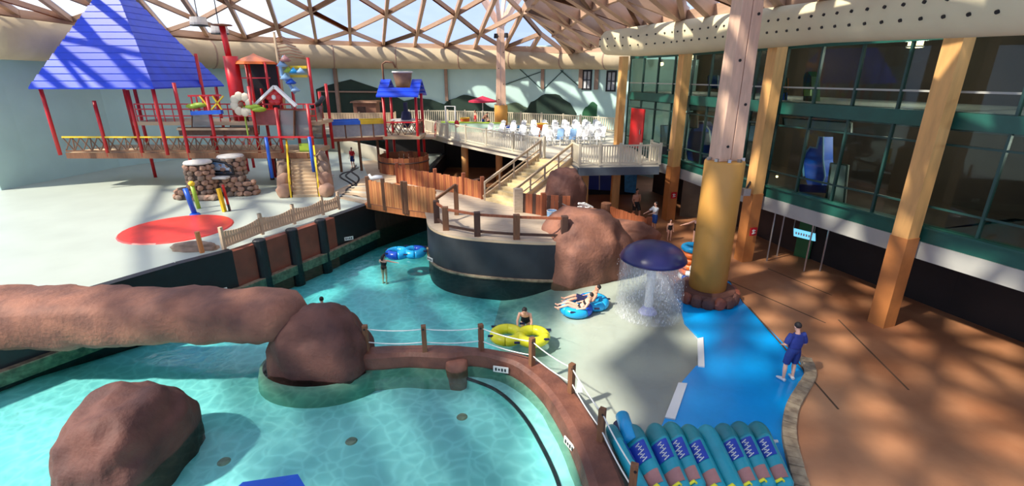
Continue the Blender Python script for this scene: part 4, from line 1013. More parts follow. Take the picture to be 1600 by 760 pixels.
# boarded panel right of the stairs
bp_ = [P(811, 331, ZT), P(848, 337, ZT), P(890, 338, ZT)]
board_fence('boarded_panel', 'red-brown boarded panel at the foot of the stairs with pale end post', bp_, .98, ['redwood', 'darkwood', 'redwood'], 1.1, [bp_[1]], .17, pm='redwood')
p = bp_[0]; MB().box((p.x - .05, p.y - .1, ZT + .58), (.42, .3, 1.2), .2).build('pale_post', 'plank', label='thick pale post at the right foot of the stone stairs', cat='post')
p = P(862, 341, ZT); t = thing('blue_bin', 'small pale blue bin on the terrace by the red-brown panel', 'bin', p)
MB().lathe([(0, .0), (.2, 0), (.24, .36), (.21, .36), (.18, .04), (0, .04)], p, 14).build('bin_body', 'towel', t); MB().torus(p + Vector((0, 0, .36)), .23, .02, 16, 6).build('rim', 'white', t)
a = P(843, 333, ZT); t = thing('metal_handrail', 'bent steel handrail beside the big brown boulder', 'handrail', a)
h0 = D(841, 317, 23.3); h1 = D(867, 312, 22.9); h2 = D(906, 334, 20.8)
MB().tube([h0, h1, h2], .035, 8).build('rail', 'steel', t)
for q in (h0, h1): MB().tube([(q.x, q.y, ZT), q], .035, 8).build('upright', 'steel', t)
# white water cannon on the boulder
p = D(911, 338, 20.9); t = thing('water_cannon', 'white water cannon with two hand grips behind the big boulder', 'water cannon', p)
MB().tube([p + Vector((0, 0, -.6)), p + Vector((0, 0, .62))], .07, 10).build('stand', 'white', t); MB().tube([p + Vector((-.25, -.15, .62)), p + Vector((.1, .05, .5)), p + Vector((.42, .2, .32))], [.05, .09, .08], 8).build('barrel', 'white', t)
for s in (-.16, .16): MB().torus(p + Vector((s, 0, .42)), .1, .025, 12, 6).build('grip', 'white', t)
p = P(946, 340, ZG + .6); MB().tube([(p.x, p.y, ZG), (p.x, p.y, 1.5), (p.x, p.y, 1.52)], [.28, .28, .24], 12).build('wooden_bollard', 'hut', label='round brown bollard at the left end of the curved plank fence', cat='post')
cf = smooth_path([P(952, 350, .5), P(985, 362, .5), P(1012, 372, .5)], 3); cf = [Vector((p.x, p.y, ZG)) for p in cf]
board_fence('plank_fence', 'curved orange-brown plank fence below the balcony', cf, 1.35, ['redwood', 'barrel', 'redwood'], 1.45, [cf[-1]], .22, pm='redwood')
# ================================================================== PLAY STRUCTURE
def V3(x, y, z): return Vector((x, y, z))
PL = 3.55
o0 = P(400, 300, ZP)
ps = thing('play_structure', 'multi-level red, yellow and blue water play structure with stairs, bridges and net panels', 'play structure', (-16, 30, ZP))
def rpost(x, y, z0, z1, m='red', r=.075): return MB().tube([(x, y, z0), (x, y, z1)], r, 8).build('post', m, ps, smooth=True)
def col_at(u, v, Y): p = D(u, v, Y); return p.x, p.y
# stairs of the play structure
s0, s1 = P(458, 309, ZP), P(497, 308, ZP); top = V3(-13.1, 30.5, PL); wv = (s1 - s0)
n_s = 13; run = top - (s0 + wv * .5); run.z = 0
for k in range(n_s):
    a = s0 + run * (k / n_s); b = s0 + run * ((k + 1) / n_s); z = ZP + (PL - ZP) * (k + 1) / n_s
    MB().prism([(a.x, a.y), (a.x + wv.x, a.y + wv.y), (b.x + wv.x, b.y + wv.y), (b.x, b.y)], max(ZP, z - .5), z - .02).build('stair_step', 'tan', ps)
for s in (0, 1):
    a = s0 + wv * s; b = a + run; sg = -1 if s == 0 else 1
    for zz, w_ in ((.85, .09), (.35, .06)): MB().bar(a + V3(sg * .1, 0, zz), b + V3(sg * .1, 0, zz + PL - ZP), w_, w_ * 1.4).build('stair_rail', 'yellow', ps)
    for k in range(5): q = lerp(a + V3(sg * .1, 0, 0), b + V3(sg * .1, 0, PL - ZP), k / 4); MB().bar(q, q + V3(0, 0, .9), .07).build('baluster', 'yellow', ps)
    q = b + V3(sg * .55, -1.6, 0); MB().tube([(q.x, q.y, 2.2), (q.x, q.y, 4.6)], .10, 8).build('post', 'blue', ps, smooth=True)
    for k in range(4):
        q = lerp(a, b, .05 + k * .27) + V3(sg * .48, .1, 0); h = .7 + k * .45
        rockmesh((q.x, q.y, ZP + h * .45), (.42, .5, h * .62), 40 + k + s * 9, 3, .18, 1).build('stair_rock', 'stone2' if k < 2 else 'stone', ps, smooth=True)
# main lower platform with twig-filled railing, running left from the stair head
x0, x1, yf = -27.0, -12.4, 29.7
MB().box(((x0 + x1) / 2, yf + 1.9, PL - .15), (x1 - x0, 3.8, .3)).build('platform', 'tan', ps)
MB().box(((x0 + x1) / 2, yf - .04, PL - .15), (x1 - x0, .1, .34)).build('platform_edge', 'post', ps)
def twig_panel(a, b, z, h, m_top='red'):
    MB().bar(V3(a.x, a.y, z + h), V3(b.x, b.y, z + h), .09, .09).build('rail', m_top, ps)
    MB().bar(V3(a.x, a.y, z + .12), V3(b.x, b.y, z + .12), .07, .09).build('rail', 'post', ps)
    d = b - a; n = max(2, int(d.length / .5)); mb = MB()
    for k in range(n):
        p = lerp(a, b, k / n); q = lerp(a, b, (k + 1) / n)
        mb.bar(V3(p.x, p.y, z + .12), V3(q.x, q.y, z + h), .05); mb.bar(V3(q.x, q.y, z + .12), V3(p.x, p.y, z + h), .05)
        if k % 2: mb.bar(V3(p.x, p.y, z + .12), V3(p.x + .1, p.y, z + h), .05)
    mb.build('twig_infill', 'bark', ps, kind='stuff')
twig_panel(V3(-19.6, yf, 0), V3(-13.9, yf, 0), PL, .95)
twig_panel(V3(-27, yf, 0), V3(-19.6, yf, 0), PL, .95, 'yellow')
MB().bar(V3(-13.9, yf, PL + .95), V3(-11.9, yf, PL + .95), .10).build('rail', 'red', ps)
posts = [(-24.5, yf), (-22.4, yf), (-19.6, yf), (-17.9, yf + .1), (-15.4, yf + .2), (-14.0, yf + .2), (-12.1, yf + .2), (-24.4, 33), (-20, 33), (-16.2, 33), (-14.2, 33), (-12.0, 33)]
for i, (x, y) in enumerate(posts): rpost(x, y, ZP if i in (2, 5, 7, 8, 9, 10) else PL - .2, [6.6, 7.2, 7.6, 6.8, 7.4, 6.2, 6.4, 7.4, 9.3, 7.2, 7.0, 7.5][i], r=.10)
p = P(515, 276, ZP); rpost(p.x, p.y, ZP, 7.0, r=.11); MB().lathe([(.3, 0), (.28, .14), (0, .14)], (p.x, p.y, ZP), 12).build('footing', 'cap', ps)
for u, v in [(388, 268), (397, 262)]: q = P(u, v, ZP); rpost(q.x, q.y, ZP, PL, r=.10)
for u, v in [(426, 281), (432, 274)]: q = P(u, v, ZP); MB().tube([(q.x, q.y, ZP), (q.x, q.y, PL)], .14, 8).build('post', 'darkwood', ps)
# upper level
UL = 5.3
MB().box((-17.6, 32.0, UL - .1), (11.4, 2.6, .22)).build('upper_platform', 'tan', ps)
for (a, b, m) in [((-23, -19.6), .75, 'red'), ((-19.6, -16.2), .9, 'red'), ((-16.2, -12.0), .85, 'red')]:
    for z in (.35, .75, 1.05): MB().bar(V3(a[0], 30.75, UL + z), V3(a[1], 30.75, UL + z), .07).build('rail', m, ps)
    for k in range(7): x = a[0] + (a[1] - a[0]) * k / 6; MB().bar(V3(x, 30.75, UL), V3(x, 30.75, UL + 1.05), .045).build('baluster', m, ps)
MB().box((-18.2, 30.3, PL + 1.35), (4.4, .1, .12)).build('beam', 'tan', ps)
MB().box((-18.2, 30.6, UL - .55), (4.6, .12, .5)).build('wooden_skirt', 'bark', ps)
MB().box((-14.0, 30.4, UL + .3), (3.2, .1, .9)).build('red_panel', mat('faded_red_panel', (150, 78, 74), .6, .15, 3), ps)
# net panels left and right of the stair head
for (u0, u1, v0, v1, Y) in [(437, 459, 172, 218, 30.0), (461, 484, 173, 214, 30.3), (487, 504, 165, 216, 31.5), (360, 405, 184, 210, 31.5), (300, 330, 178, 210, 30.6)]:
    a, b, c2, d2 = D(u0, v1, Y), D(u1, v1, Y), D(u1, v0, Y), D(u0, v0, Y); mb = MB(); mb.hexa([a, b, c2, d2], [x + V3(0, .03, 0) for x in (a, b, c2, d2)]); mb.build('net_panel', 'mesh', ps)
    fr = MB()
    for p, q in ((a, b), (b, c2), (c2, d2), (d2, a)): fr.bar(p, q, .05)
    fr.build('panel_frame', 'post', ps)
# white A-frame gable with a red flower
g0, g1, g2 = D(399, 164, 30.2), D(429, 135, 30.2), D(463, 166, 30.2)
for a, b in ((g0, g1), (g1, g2)): MB().bar(a, b, .14, .30, (0, 1, 0)).build('gable_board', 'white', ps)
c = D(428, 152, 30.3)
for k in range(6):
    a = k * pi / 3; MB().ell((c.x + .3 * cos(a), c.y, c.z + .3 * sin(a)), (.24, .06, .2), 8).build('petal', 'red', ps, smooth=True)
MB().ell(c, (.16, .1, .16), 8).build('flower_centre', 'white', ps, smooth=True)
MB().bar(D(404, 163, 30.4), D(456, 163, 30.4), .09).build('rail', 'red', ps)
# cream flower
c = D(378, 163, 29.9)
for k in range(8):
    a = k * pi / 4 + .2; MB().ell((c.x + .46 * cos(a), c.y, c.z + .46 * sin(a)), (.27, .08, .27), 10).build('petal', 'cream', ps, smooth=True)
MB().ell(c + V3(0, -.08, 0), (.16, .08, .16), 8).build('flower_centre', 'bark', ps, smooth=True); MB().bar(c + V3(0, .1, 0), V3(c.x, c.y + .1, PL + 1), .07).build('flower_stalk', 'green', ps)
# lime leaves and blue bar at the left
for u, v in [(303, 166), (313, 164), (395, 167), (404, 171)]: q = D(u, v, 30); MB().ell(q, (.5, .3, .16), 10).build('leaf', 'green', ps, smooth=True)
MB().bar(D(300, 177, 29.6), D(347, 175, 29.6), .28, .22).build('blue_trough', 'blue', ps)
for (a, b) in [((312, 150), (330, 172)), ((332, 150), (347, 172)), ((349, 150), (330, 172))]: MB().bar(D(*a, 29.8), D(*b, 29.8), .07).build('brace', 'yellow', ps)
MB().bar(D(294, 150, 29.9), D(345, 149, 29.9), .10).build('rail', 'red', ps)
for u in (298, 306, 315, 325, 336): q = D(u, 150, 29.9); MB().bar(q, q - V3(0, 0, .9), .06).build('baluster', 'red', ps)
# orange tent roof and its dark room
c = D(398, 98, 32.4)
MB().lathe([(0, .55), (.25, .42), (1.25, .05), (1.32, -.1), (1.2, -.04), (0, .3)], c, 8).build('orange_roof', 'orange', ps)
for dx, dy in ((-1, -.8), (1, -.8), (0, -.8), (-1, .8), (1, .8)): MB().tube([(c.x + dx, c.y + dy, UL), (c.x + dx, c.y + dy, c.z)], .08, 8).build('post', 'red', ps, smooth=True)
MB().box((c.x + .1, c.y + .9, (UL + c.z) / 2), (2.0, .1, c.z - UL)).build('dark_panel', 'black', ps)
MB().bar(V3(c.x - 1.2, c.y - .8, c.z - .9), V3(c.x + 1.2, c.y - .8, c.z - .9), .07).build('rail', 'red', ps)
# red drum and tall mast with a disc
c = D(364, 112, 31.6); MB().tube([(c.x, c.y, 5.3), (c.x, c.y, D(364, 88, 31.6).z)], .42, 14).build('red_drum', 'red', ps, smooth=True)
q0 = D(358, 90, 31.8); q1 = D(351, 40, 31.8); MB().tube([q0 - V3(0, 0, .1), V3(q0.x - .1, q0.y, q1.z)], .17, 10).build('mast', 'red', ps, smooth=True); MB().lathe([(0, .12), (.55, .06), (.58, 0), (0, -.05)], (q0.x - .1, q0.y, q1.z), 16).build('mast_disc', 'post', ps)
# rope tower with bowed rungs, and turning water toys
a = D(437, 112, 32.4); b = D(436, 50, 32.4); MB().tube([V3(a.x, a.y, UL), V3(a.x, a.y, b.z)], .08, 8).build('post', 'tan', ps, smooth=True)
for k in range(7):
    z0 = D(440, 60 + k * 5.2, 32.4).z; p = V3(a.x, a.y, z0); wdt = .9 + k * .16
    MB().tube([p, p + V3(wdt * .5, 0, .10), p + V3(wdt, 0, -.08)], .03, 6).build('bowed_rung', 'hut', ps)
MB().bar(D(462, 90, 32.4), D(482, 91, 32.4), .07).build('rail', 'post', ps)
pr = D(481, 90, 31.9); rpost(pr.x, pr.y, UL - .1, pr.z, r=.10)
for v, m in ((105, 'yellow'), (119, 'yellow')): MB().bar(D(454, v, 31.9), D(480, v, 31.9), .16).build('spray_bar', m, ps)
for (u, v, m, r_) in [(446, 95, 'pink', .35), (441, 103, 'towel', .34), (451, 112, 'green', .3), (459, 113, 'aqua_tube', .3), (470, 113, 'towel', .28), (447, 123, 'towel', .36), (455, 130, 'blue', .34), (462, 142, 'towel', .3)]:
    q = D(u, v, 31.6); MB().lathe([(0, r_), (r_ * .5, r_ * .5), (r_, 0), (r_ * .55, -r_ * .2), (0, -r_ * .2)], q, 10).build('tipping_cone', m, ps, smooth=True)
MB().tube([D(444, 88, 31.7), D(438, 100, 31.7), D(440, 118, 31.7), D(452, 132, 31.7), D(461, 146, 31.7)], .10, 8).build('curved_pipe', 'towel', ps, smooth=True)
MB().tube([D(505, 152, 32), D(498, 162, 31.5), D(486, 167, 31.2)], .14, 8).build('dark_pipe', 'black', ps, smooth=True)
# big blue tent roof at the left
hw = 3.5; c = D(350, 134, 35.5); c.x -= hw; ze = D(350, 134, 35.5).z; za = 12.6
for k in range(14):
    t0, t1 = k / 14, (k + 1) / 14; h0, h1 = hw * (1 - t0 * .86), hw * (1 - t1 * .86) + .06; z0, z1 = ze + (za - ze) * t0, ze + (za - ze) * t1
    for ax in range(4):
        ang = ax * pi / 2; f = lambda x, y: (c.x + x * cos(ang) - y * sin(ang), 29 + 3.0 + x * sin(ang) - -y * cos(ang))
        q = [f(-h0, -h0), f(h0, -h0), f(h1, -h1), f(-h1, -h1)]
        B4 = [V3(*q[0], z0), V3(*q[1], z0), V3(*q[2], z1 - .02), V3(*q[3], z1 - .02)]
        MB().hexa([p - V3(0, 0, .05) for p in B4], [p + V3(0, 0, .03 if i < 2 else 0) for i, p in enumerate(B4)]).build('roof_course', 'roofblue', ps)
for dx in (-hw + .3, hw - .35): 
    for dy in (-hw + .4, hw - .4): rpost(c.x + dx, 32 + dy, PL, ze + .1, r=.10)
# small white spray figure at the stair head
q = D(474, 214, 30.6); MB().lathe([(0, .55), (.1, .5), (.12, .4), (.07, .33), (.17, .28), (.2, .1), (.2, -.1), (.12, -.15), (0, -.15)], q, 12).build('white_spout', 'white', ps, smooth=True)
MB().box((q.x + .2, q.y - .3, PL + .25), (.7, .3, .5)).build('lime_panel', 'green', ps)
for (u, v, m) in [(343, 200, 'red'), (336, 186, 'red')]: pass

# ---- water bridge to the tower, and the tower with the tipping bucket
tcx, tcy = -7.75, 36.0; TL = 3.95
tw_ = thing('tipping_bucket_tower', 'red-legged water tower with a blue roof and a bronze tipping bucket', 'tower', (tcx, tcy, ZP))
for dx in (-1.12, 1.12):
    for dy in (-1.1, 1.1): MB().tube([(tcx + dx, tcy + dy, 2.0), (tcx + dx, tcy + dy, 6.75)], .10, 8).build('post', 'red', tw_, smooth=True)
MB().box((tcx, tcy, TL - .1), (2.6, 2.6, .2)).build('platform', 'tan', tw_)
for sx, sy, ex, ey in ((-1.15, -1.15, 1.15, -1.15), (1.15, -1.15, 1.15, 1.15), (-1.15, 1.15, 1.15, 1.15)):
    a = V3(tcx + sx, tcy + sy, TL); b = V3(tcx + ex, tcy + ey, TL); MB().bar(a + V3(0, 0, .95), b + V3(0, 0, .95), .08).build('rail', 'red', tw_); mb = MB()
    for k in range(5):
        p, q = lerp(a, b, k / 5), lerp(a, b, (k + 1) / 5); mb.bar(p + V3(0, 0, .1), q + V3(0, 0, .9), .05); mb.bar(q + V3(0, 0, .1), p + V3(0, 0, .9), .05)
    mb.build('twig_infill', 'bark', tw_, kind='stuff')
MB().tube([(tcx, tcy, TL + 1.0), (tcx, tcy, TL + 1.06)], 1.0, 16).build('round_tray', 'cap', tw_)
ze, za = 6.65, 7.75
for sg in (-1, 1):
    for k in range(4):
        t0, t1 = k / 4, (k + 1) / 4; y0, y1 = tcy + sg * 1.75 * (1 - t0), tcy + sg * 1.75 * (1 - t1); z0, z1 = ze + (za - ze) * t0, ze + (za - ze) * t1
        halves = [(-1.42, 1.42)] if k < 2 else [(-1.42, -.75), (.75, 1.42)]
        for xa, xb in halves:
            q = [V3(tcx + xa, y0, z0 + .06), V3(tcx + xb, y0, z0 + .06), V3(tcx + xb, y1, z1), V3(tcx + xa, y1, z1)]; MB().hexa([p - V3(0, 0, .10) for p in q], q).build('roof_course', 'roofblue', tw_)
bk_ = MB().lathe([(0, 7.1), (.48, 7.1), (.56, 7.6), (.66, 8.15), (.72, 8.2), (.70, 8.25), (.62, 8.2), (.5, 7.2), (0, 7.2)], (tcx + .1, tcy, 0), 20).build('bucket', 'copper', tw_, smooth=True)
MB().torus((tcx + .1, tcy, 8.22), .68, .06, 20, 8).build('bucket_rim', 'cap', bk_, smooth=True)
MB().tube([(tcx - 1.25, tcy, 6.7), (tcx - 1.25, tcy, 8.75), (tcx - 1.0, tcy, 8.9), (tcx - .5, tcy, 8.85), (tcx - .35, tcy, 8.5)], .07, 8).build('filling_pipe', 'post', tw_, smooth=True)
MB().tube([(tcx + .2, tcy - .2, TL + .95), (tcx + .2, tcy - .2, 6.2)], .16, 10).build('dark_chute', 'handle', tw_)
MB().lathe([(.25, TL + .5), (.4, TL + 1.0), (.3, TL + 1.6), (0, TL + 1.7)], (tcx + .2, tcy - .2, 0), 12).build('blue_bell', 'handle', tw_, smooth=True)
bb = thing('barrel_planter', 'broad orange-brown wooden tub around the legs of the bucket tower', 'tub', (tcx - .1, tcy - .9, ZP))
for k in range(30):
    a = 2 * pi * k / 30; r_ = 1.75; p = V3(tcx - .1 + r_ * cos(a), tcy - .6 + r_ * sin(a), 0); MB().box((p.x, p.y, (ZP + 2.35) / 2 + .1), (.05, 2 * pi * r_ / 30 - .02, 1.15 + .06 * (k % 2)), a).build('stave', 'barrel' if k % 3 else 'boards2', bb)
MB().torus((tcx - .1, tcy - .6, 2.2), 1.79, .05, 30, 6).build('hoop', 'darkwood', bb); MB().lathe([(0, 2.05), (1.7, 2.05)], (tcx - .1, tcy - .6, 0), 30).build('fill', 'dark', bb)
brg = thing('water_bridge', 'raised walkway with mesh sides and blue and yellow pipes linking play structure and tower', 'bridge', (-10.5, 35, TL))
A0, A1 = V3(-12.5, 34.2, TL - .1), V3(tcx - 1.3, 35.5, TL - .1)
mid = lerp(A0, A1, .55)
nrm = V3(-(A1 - A0).y, (A1 - A0).x, 0).normalized()
MB().hexa([A0 - V3(0, 0, .2), A1 - V3(0, 0, .2), A1 + nrm * 1.4 - V3(0, 0, .2), A0 + nrm * 1.4 - V3(0, 0, .2)], [A0, A1, A1 + nrm * 1.4, A0 + nrm * 1.4]).build('walkway', 'tan', brg)
MB().bar(A0 - nrm * .05 - V3(0, 0, .1), A1 - nrm * .05 - V3(0, 0, .1), .08, .2).build('edge_beam', 'redwood', brg)
for off in (0, 1.4):
    n = nrm * off
    MB().bar(A0 + n + V3(0, 0, 1.05), mid + n + V3(0, 0, 1.05), .14, .28).build('blue_pipe_rail', 'blue', brg); MB().bar(mid + n + V3(0, 0, 1.05), A1 + n + V3(0, 0, 1.05), .14, .26).build('yellow_pipe_rail', 'yellow', brg)
    for a, b in ((A0, mid), (mid, A1)): MB().bar(a + n + V3(0, 0, .5), b + n + V3(0, 0, .5), .03, .8).build('mesh_panel', mat('grey_panel', (160, 160, 162), .6, .08, 4) if 'grey_panel' not in bpy.data.materials else bpy.data.materials['grey_panel'], brg)
    for t_ in (0, .27, .55, .78, 1): q = lerp(A0, A1, t_) + n; MB().bar(q, q + V3(0, 0, 1.1), .08).build('post', 'red' if t_ in (0, 1) else 'post', brg)
for t_ in (.12, .5, .85): q = lerp(A0, A1, t_) + nrm * .7; MB().tube([(q.x, q.y, ZP), (q.x, q.y, TL - .2)], .10, 8).build('leg', 'post', brg)
# low walkway from the tower to the deck gate
g = thing('deck_gate', 'pale pipe hoop with a red handle on the left end of the sun deck', 'gate', P(704, 215, ZD))
a, b = D(697, 192, 38.5), D(712, 196, 38.2); zt = D(704, 166, 38.5).z
MB().tube([V3(a.x, a.y, ZD), V3(a.x, a.y, zt), V3(b.x, b.y, zt), V3(b.x, b.y, ZD)], .06, 8).build('hoop', 'white', g); MB().ell(V3(b.x + .1, b.y - .1, ZD + 1.0), (.2, .1, .3), 8).build('red_handle', 'red', g, smooth=True)
lkw = thing('link_walkway', 'short walkway with thin red rail between the bucket tower and the sun deck', 'walkway', V3(-6.3, 38.5, 3.4))
a, b = V3(tcx + 1.35, tcy + .6, TL - .35), V3(dk[2].x + .6, dk[2].y - .4, ZD); MB().bar(a, b, 1.5, .14).build('walkway', 'tan', lkw)
for s in (-.7, .7):
    for z in (.5, .95): MB().bar(a + V3(s, 0, z), b + V3(s, 0, z), .04).build('rail', 'pink' if z > .6 else 'post', lkw)
    for t_ in (.05, .5, .95): q = lerp(a, b, t_) + V3(s, 0, 0); MB().bar(q, q + V3(0, 0, .98), .05).build('post', 'red', lkw)

# ---- stone wall with arched sign
sw = thing('stone_wall', 'low field-stone wall with two capped pillars, an arched sign and a pale bench slab', 'wall', P(340, 318, ZP))
def stonepile(c, rx, ry, z0, z1, seed, dens=.34, taper=.0):
    MB().lathe([(0, z0), (rx * .93, z0), (rx * .93 * (1 - taper), z1), (0, z1)], (c.x, c.y, 0), 16, sy=ry / rx).build('wall_core', 'mortar', sw)
    random.seed(seed); z = z0 + .14
    while z < z1 - .05:
        f = 1 - taper * (z - z0) / (z1 - z0); per = 2 * pi * (rx + ry) / 2 * f; n = max(5, int(per / dens))
        for k in range(n):
            a = 2 * pi * (k + random.random() * .35 + (.5 if int(z * 10) % 2 else 0)) / n
            if sin(a) > .45: continue
            o = dup(stone_src[random.randrange(4)], parent=sw, loc=V3(c.x + rx * f * cos(a), c.y + ry * f * sin(a), z) - sw.location, rot=(random.uniform(-.3, .3), random.uniform(-.3, .3), a), scale=(.55, dens * .52 / .3 * random.uniform(.8, 1.1), random.uniform(.8, 1.1)))
            o.hide_render = False
        z += .27
stone_src = [rockmesh((0, 0, 0), (.26, .30, .16), 60 + k, 2, .25, 1).build('stone', 'stone' if k % 2 else 'stone2', sw, local=True) for k in range(4)]
pl, prr = P(312, 312, ZP), P(362, 305, ZP)
stonepile(pl + V3(0, .5, 0), .66, .6, ZP, 3.35, 1, .36); stonepile(prr + V3(0, .6, 0), .66, .6, ZP, 3.5, 2, .36)
for k, s in enumerate(stone_src): s.location = V3(pl.x + .3 * k, pl.y - .12, ZP + .15) - sw.location
for c, z in ((pl + V3(0, .5, 0), 3.35), (prr + V3(0, .6, 0), 3.5)): MB().lathe([(0, .2), (.66, .14), (.72, .06), (.70, 0), (0, 0)], (c.x, c.y, z), 18).build('cap_stone', 'cap', sw)
mp = lerp(pl, prr, .5) + V3(0, .62, 0); stonepile(mp, 1.3, .5, ZP, 2.6, 3, .40)
stonepile(prr + V3(.65, .25, 0), .8, .6, ZP, 2.15, 4, .42, .3); stonepile(pl + V3(-.8, .3, 0), .7, .5, ZP, 2.0, 5, .40, .3)
q = mp + V3(0, -.15, 0); arc = [(q.x - 1.0, q.y, 2.67), (q.x - .95, q.y, 3.04), (q.x - .6, q.y, 3.32), (q.x, q.y, 3.44), (q.x + .6, q.y, 3.32), (q.x + .95, q.y, 3.04), (q.x + 1.0, q.y, 2.67)]
MB().tube(arc + [(q.x + .5, q.y, 2.62), (q.x - .5, q.y, 2.62), arc[0]], .09, 8).build('sign_frame', 'black', sw)
mb = MB(); f = [V3(p[0], p[1] + .02, p[2]) for p in arc]; mb.hexa(f, [p + V3(0, .06, 0) for p in f]); sgn = mb.build('sign_board', mat('painted_lake', (96, 140, 186), .5, .3, 3, c2=(206, 214, 214)), sw)
mb = MB(); f2 = [V3(q.x - .8, q.y - .02, 2.74), V3(q.x + .8, q.y - .02, 2.74), V3(q.x + .8, q.y - .02, 2.86), V3(q.x - .8, q.y - .02, 2.86)]; mb.hexa(f2, [p + V3(0, .05, 0) for p in f2]); mb.build('sign_band', 'black', sgn)
MB().box((mp.x + .05, mp.y - .62, 2.54), (1.7, .45, .12)).build('bench_slab', 'cap', sw, bevel=.02)
# ---- spray posts on the play floor
p = P(351, 331, ZP); t = thing('spray_post', 'leaning yellow spray post with a red top in front of the stone wall', 'spray post', p)
MB().bar(p, p + V3(-.12, .05, 1.2), .22, .12).build('fin', 'yellow', t); MB().bar(p + V3(.16, .2, 0), p + V3(.02, .25, 1.35), .09, .09).build('back_post', 'red', t); MB().bar(p + V3(.2, .1, 0), p + V3(.2, .1, .35), .08).build('foot', 'black', t)
p = P(299, 335, ZP); t = thing('spray_post', 'blue spray post at the left edge of the play floor', 'spray post', p)
MB().tube([p + V3(.25, -.1, 0), p + V3(-.1, .1, 1.3)], .12, 8).build('pipe', 'blue', t, smooth=True); MB().lathe([(.25, 0), (.2, .08), (0, .08)], p + V3(.25, -.1, 0), 12).build('foot', 'blue', t)
p = P(308, 326, ZP); t = thing('spray_post', 'lime and yellow spray post behind the blue one', 'spray post', p)
MB().tube([p + V3(.1, 0, 0), p + V3(-.08, .1, 1.25)], .10, 8).build('pipe', 'green', t, smooth=True); MB().ell(p + V3(-.08, .1, 1.3), (.16, .16, .14), 10).build('nozzle', 'yellow', t, smooth=True)
# ---- hanging drum lamps at the upper left
for u, v, lb in [(310, 33, 'small pale drum lamp hanging at the upper left, next to the blue roof'), (343, 46, 'pale drum lamp hanging beside the disc of the red mast')]:
    q = D(u, v, 33); t = thing('drum_lamp', lb, 'lamp', q)
    MB().lathe([(0, .25), (.45, .22), (.5, -.1), (.48, -.22), (0, -.18)], q, 16).build('shade', 'cap', t); MB().lathe([(.5, -.22), (.52, -.28), (0, -.3)], q, 16).build('rim', 'black', t); MB().tube([q + V3(0, 0, .2), q + V3(0, 0, 2.7)], .03, 6).build('cable', 'black', t)

# ---- brown hut behind the water bridge; items on the sun deck
c = D(572, 158, 47.5); t = thing('brown_hut', 'small brown hut in front of the dark painted hill', 'hut', (c.x, c.y, ZD)); MB().box((c.x, c.y, ZD + 1.05), (2.1, 1.4, 2.1)).build('hut_body', 'hut', t); MB().hexa([(c.x - 1.25, c.y - .9, ZD + 2.1), (c.x + 1.25, c.y - .9, ZD + 2.1), (c.x + 1.25, c.y + .9, ZD + 2.1), (c.x - 1.25, c.y + .9, ZD + 2.1)], [(c.x - 1.2, c.y - .8, ZD + 2.25), (c.x + 1.2, c.y - .8, ZD + 2.25), (c.x + 1.2, c.y + .8, ZD + 2.25), (c.x - 1.2, c.y + .8, ZD + 2.25)]).build('hut_roof', 'post', t)
MB().box((c.x - .3, c.y - .71, ZD + .9), (.8, .04, 1.7)).build('hut_door', 'darkwood', t)
def parasol(c, zt, r, m, label, n=8, zb=ZD):
    t = thing('parasol', label, 'parasol', (c.x, c.y, zb)); mb = MB(); vs = [V3(c.x, c.y, zt)] + [V3(c.x + r * cos(2 * pi * k / n + .2), c.y + r * sin(2 * pi * k / n + .2), zt - r * .32) for k in range(n)] 
    for k in range(n):
        a, b = vs[1 + k], vs[1 + (k + 1) % n]; d = V3(0, 0, -.12); MB().hexa([vs[0] - V3(0, 0, .03), a - V3(0, 0, .03), b - V3(0, 0, .03)], [vs[0], a, b]).build('canopy_panel', m, t); MB().hexa([a, b, b + d, a + d], [a * .999 + V3(c.x, c.y, a.z) * .001, b * .999 + V3(c.x, c.y, b.z) * .001, b + d - V3(0, 0, .01), a + d - V3(0, 0, .01)]).build('valance', m, t)
    MB().tube([(c.x, c.y, zb), (c.x, c.y, zt + .08)], .03, 8).build('pole', 'white', t); MB().lathe([(.3, 0), (.28, .08), (.05, .12), (0, .12)], (c.x, c.y, zb), 14).build('base', 'steel', t); return t
c = D(754, 152, 44.5); parasol(c, D(754, 150, 44.5).z, 1.25, 'parasol_red', 'crimson parasol on the sun deck left of the distant timber column')
c = D(398, 784, 5.3); parasol(c, c.z, .8, 'parasol_blue', 'blue parasol whose tip shows at the lower edge of the picture', 6, .12)
ctr = thing('low_counter', 'long pale green low panel wall at the left part of the sun deck', 'panel', D(740, 200, 41.5))
a, b = D(690, 195, 42.5), D(788, 205, 41.5)
MB().bar(V3(a.x, a.y, ZD + .35), V3(b.x, b.y, ZD + .35), .3, .75).build('panel', 'counter', ctr); MB().bar(V3(a.x, a.y, ZD + .76), V3(b.x, b.y, ZD + .76), .4, .08).build('top', 'aqua_tube' if False else 'green', ctr)
for u, v, Y, lb in [(726, 172, 43.5, 'orange bin on the sun deck behind the pale green panel'), (847, 196, 38.3, 'orange bin at the front corner of the chair rows')]:
    q = D(u, v, Y); t = thing('orange_bin', lb, 'bin', (q.x, q.y, ZD)); MB().lathe([(0, 0), (.32, 0), (.40, .95), (.42, 1.0), (.36, 1.0), (.3, .1), (0, .1)], (q.x, q.y, ZD), 14).build('body', 'orange', t, smooth=True); MB().torus((q.x, q.y, ZD + 1.0), .4, .04, 16, 6).build('rim', 'yellow', t)
